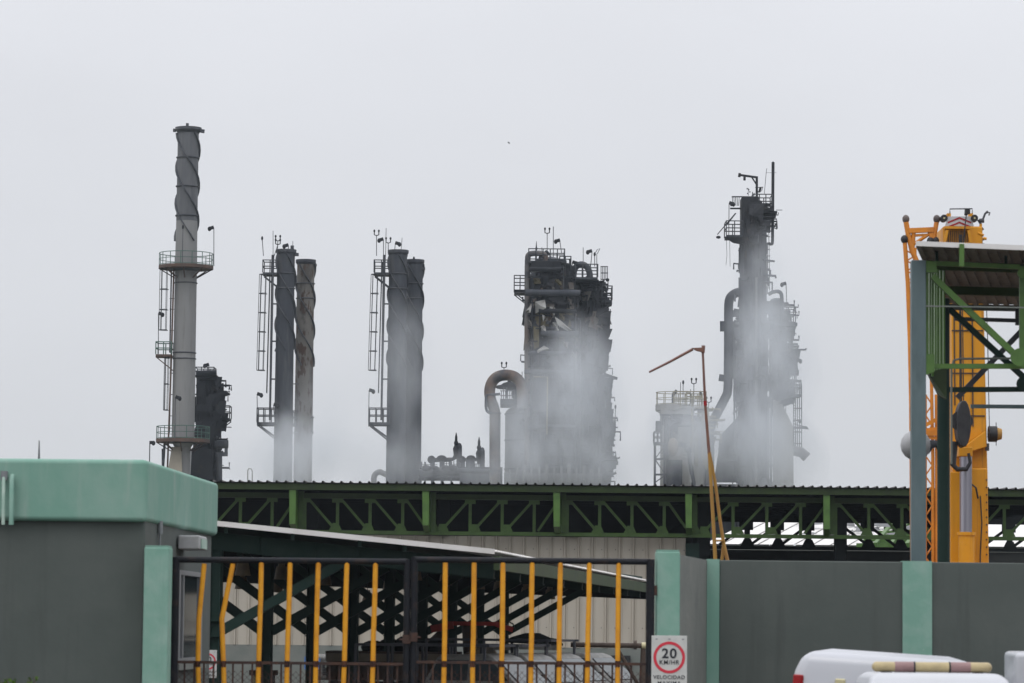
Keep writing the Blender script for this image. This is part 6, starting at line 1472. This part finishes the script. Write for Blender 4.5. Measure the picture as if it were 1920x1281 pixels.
tot = None; SM = (SY0 + SY1) / 2
for (u, v, ru, rv_, wt) in blobs:
    c = P(u, v, SM); rx, rz_ = ru * SM / F, rv_ * SM / F
    s1 = N('ShaderNodeVectorMath', operation='SUBTRACT'); s1.inputs[1].default_value = tuple(c); t.links.new(addv.outputs[0], s1.inputs[0])
    s2 = N('ShaderNodeVectorMath', operation='MULTIPLY'); s2.inputs[1].default_value = (1 / rx, 1 / 9.0, 1 / rz_); t.links.new(s1.outputs[0], s2.inputs[0])
    d = N('ShaderNodeVectorMath', operation='DOT_PRODUCT'); t.links.new(s2.outputs[0], d.inputs[0]); t.links.new(s2.outputs[0], d.inputs[1])
    f = Mth('MAXIMUM', Mth('SUBTRACT', 1.0, d.outputs['Value']), 0.0)
    tot = Mth('MULTIPLY_ADD', f, wt, tot if tot is not None else 0.0)
nn = N('ShaderNodeMapRange'); nn.inputs['From Min'].default_value = .36; nn.inputs['From Max'].default_value = .66; nn.inputs['To Min'].default_value = .10; nn.inputs['To Max'].default_value = 1.85
fz = N('ShaderNodeTexNoise'); fz.inputs['Scale'].default_value = 2.1; fz.inputs['Detail'].default_value = 6.0; fz.inputs['Roughness'].default_value = .6; t.links.new(mpw.outputs[0], fz.inputs['Vector']); t.links.new(fz.outputs['Fac'], nn.inputs['Value'])
dens = Mth('MULTIPLY', Mth('MULTIPLY', tot, nn.outputs[0]), .098)
pv = N('ShaderNodeVolumePrincipled'); pv.inputs['Color'].default_value = (.80, .83, .87, 1); pv.inputs['Anisotropy'].default_value = .1
t.links.new(dens, pv.inputs['Density']); ot = N('ShaderNodeOutputMaterial'); t.links.new(pv.outputs[0], ot.inputs['Volume'])
M['smoke'] = sm
xs0, xs1 = X(400, 800, SM), X(1560, 800, SM)
so_ = MB().box(xs0, xs1, SY0, SY1, 3.0, Z(1400, 420, SM)).build('smoke', 'smoke'); so_['kind'] = 'stuff'; so_['label'] = 'thin grey smoke drifting up round the burnt towers'; so_['category'] = 'smoke'
hz = bpy.data.materials.new('haze'); hz.use_nodes = True; t = hz.node_tree; t.nodes.clear()
pv = N('ShaderNodeVolumePrincipled'); pv.inputs['Color'].default_value = (.80, .90, 1.0, 1); pv.inputs['Density'].default_value = .00013; pv.inputs['Anisotropy'].default_value = .2
ot = N('ShaderNodeOutputMaterial'); t.links.new(pv.outputs[0], ot.inputs['Volume']); M['haze'] = hz
ho = MB().box(-1600, 1600, -120, 3100, -1.02, 62).build('haze', 'haze'); ho['kind'] = 'stuff'; ho['label'] = 'pale haze in the air over the whole yard'; ho['category'] = 'haze'
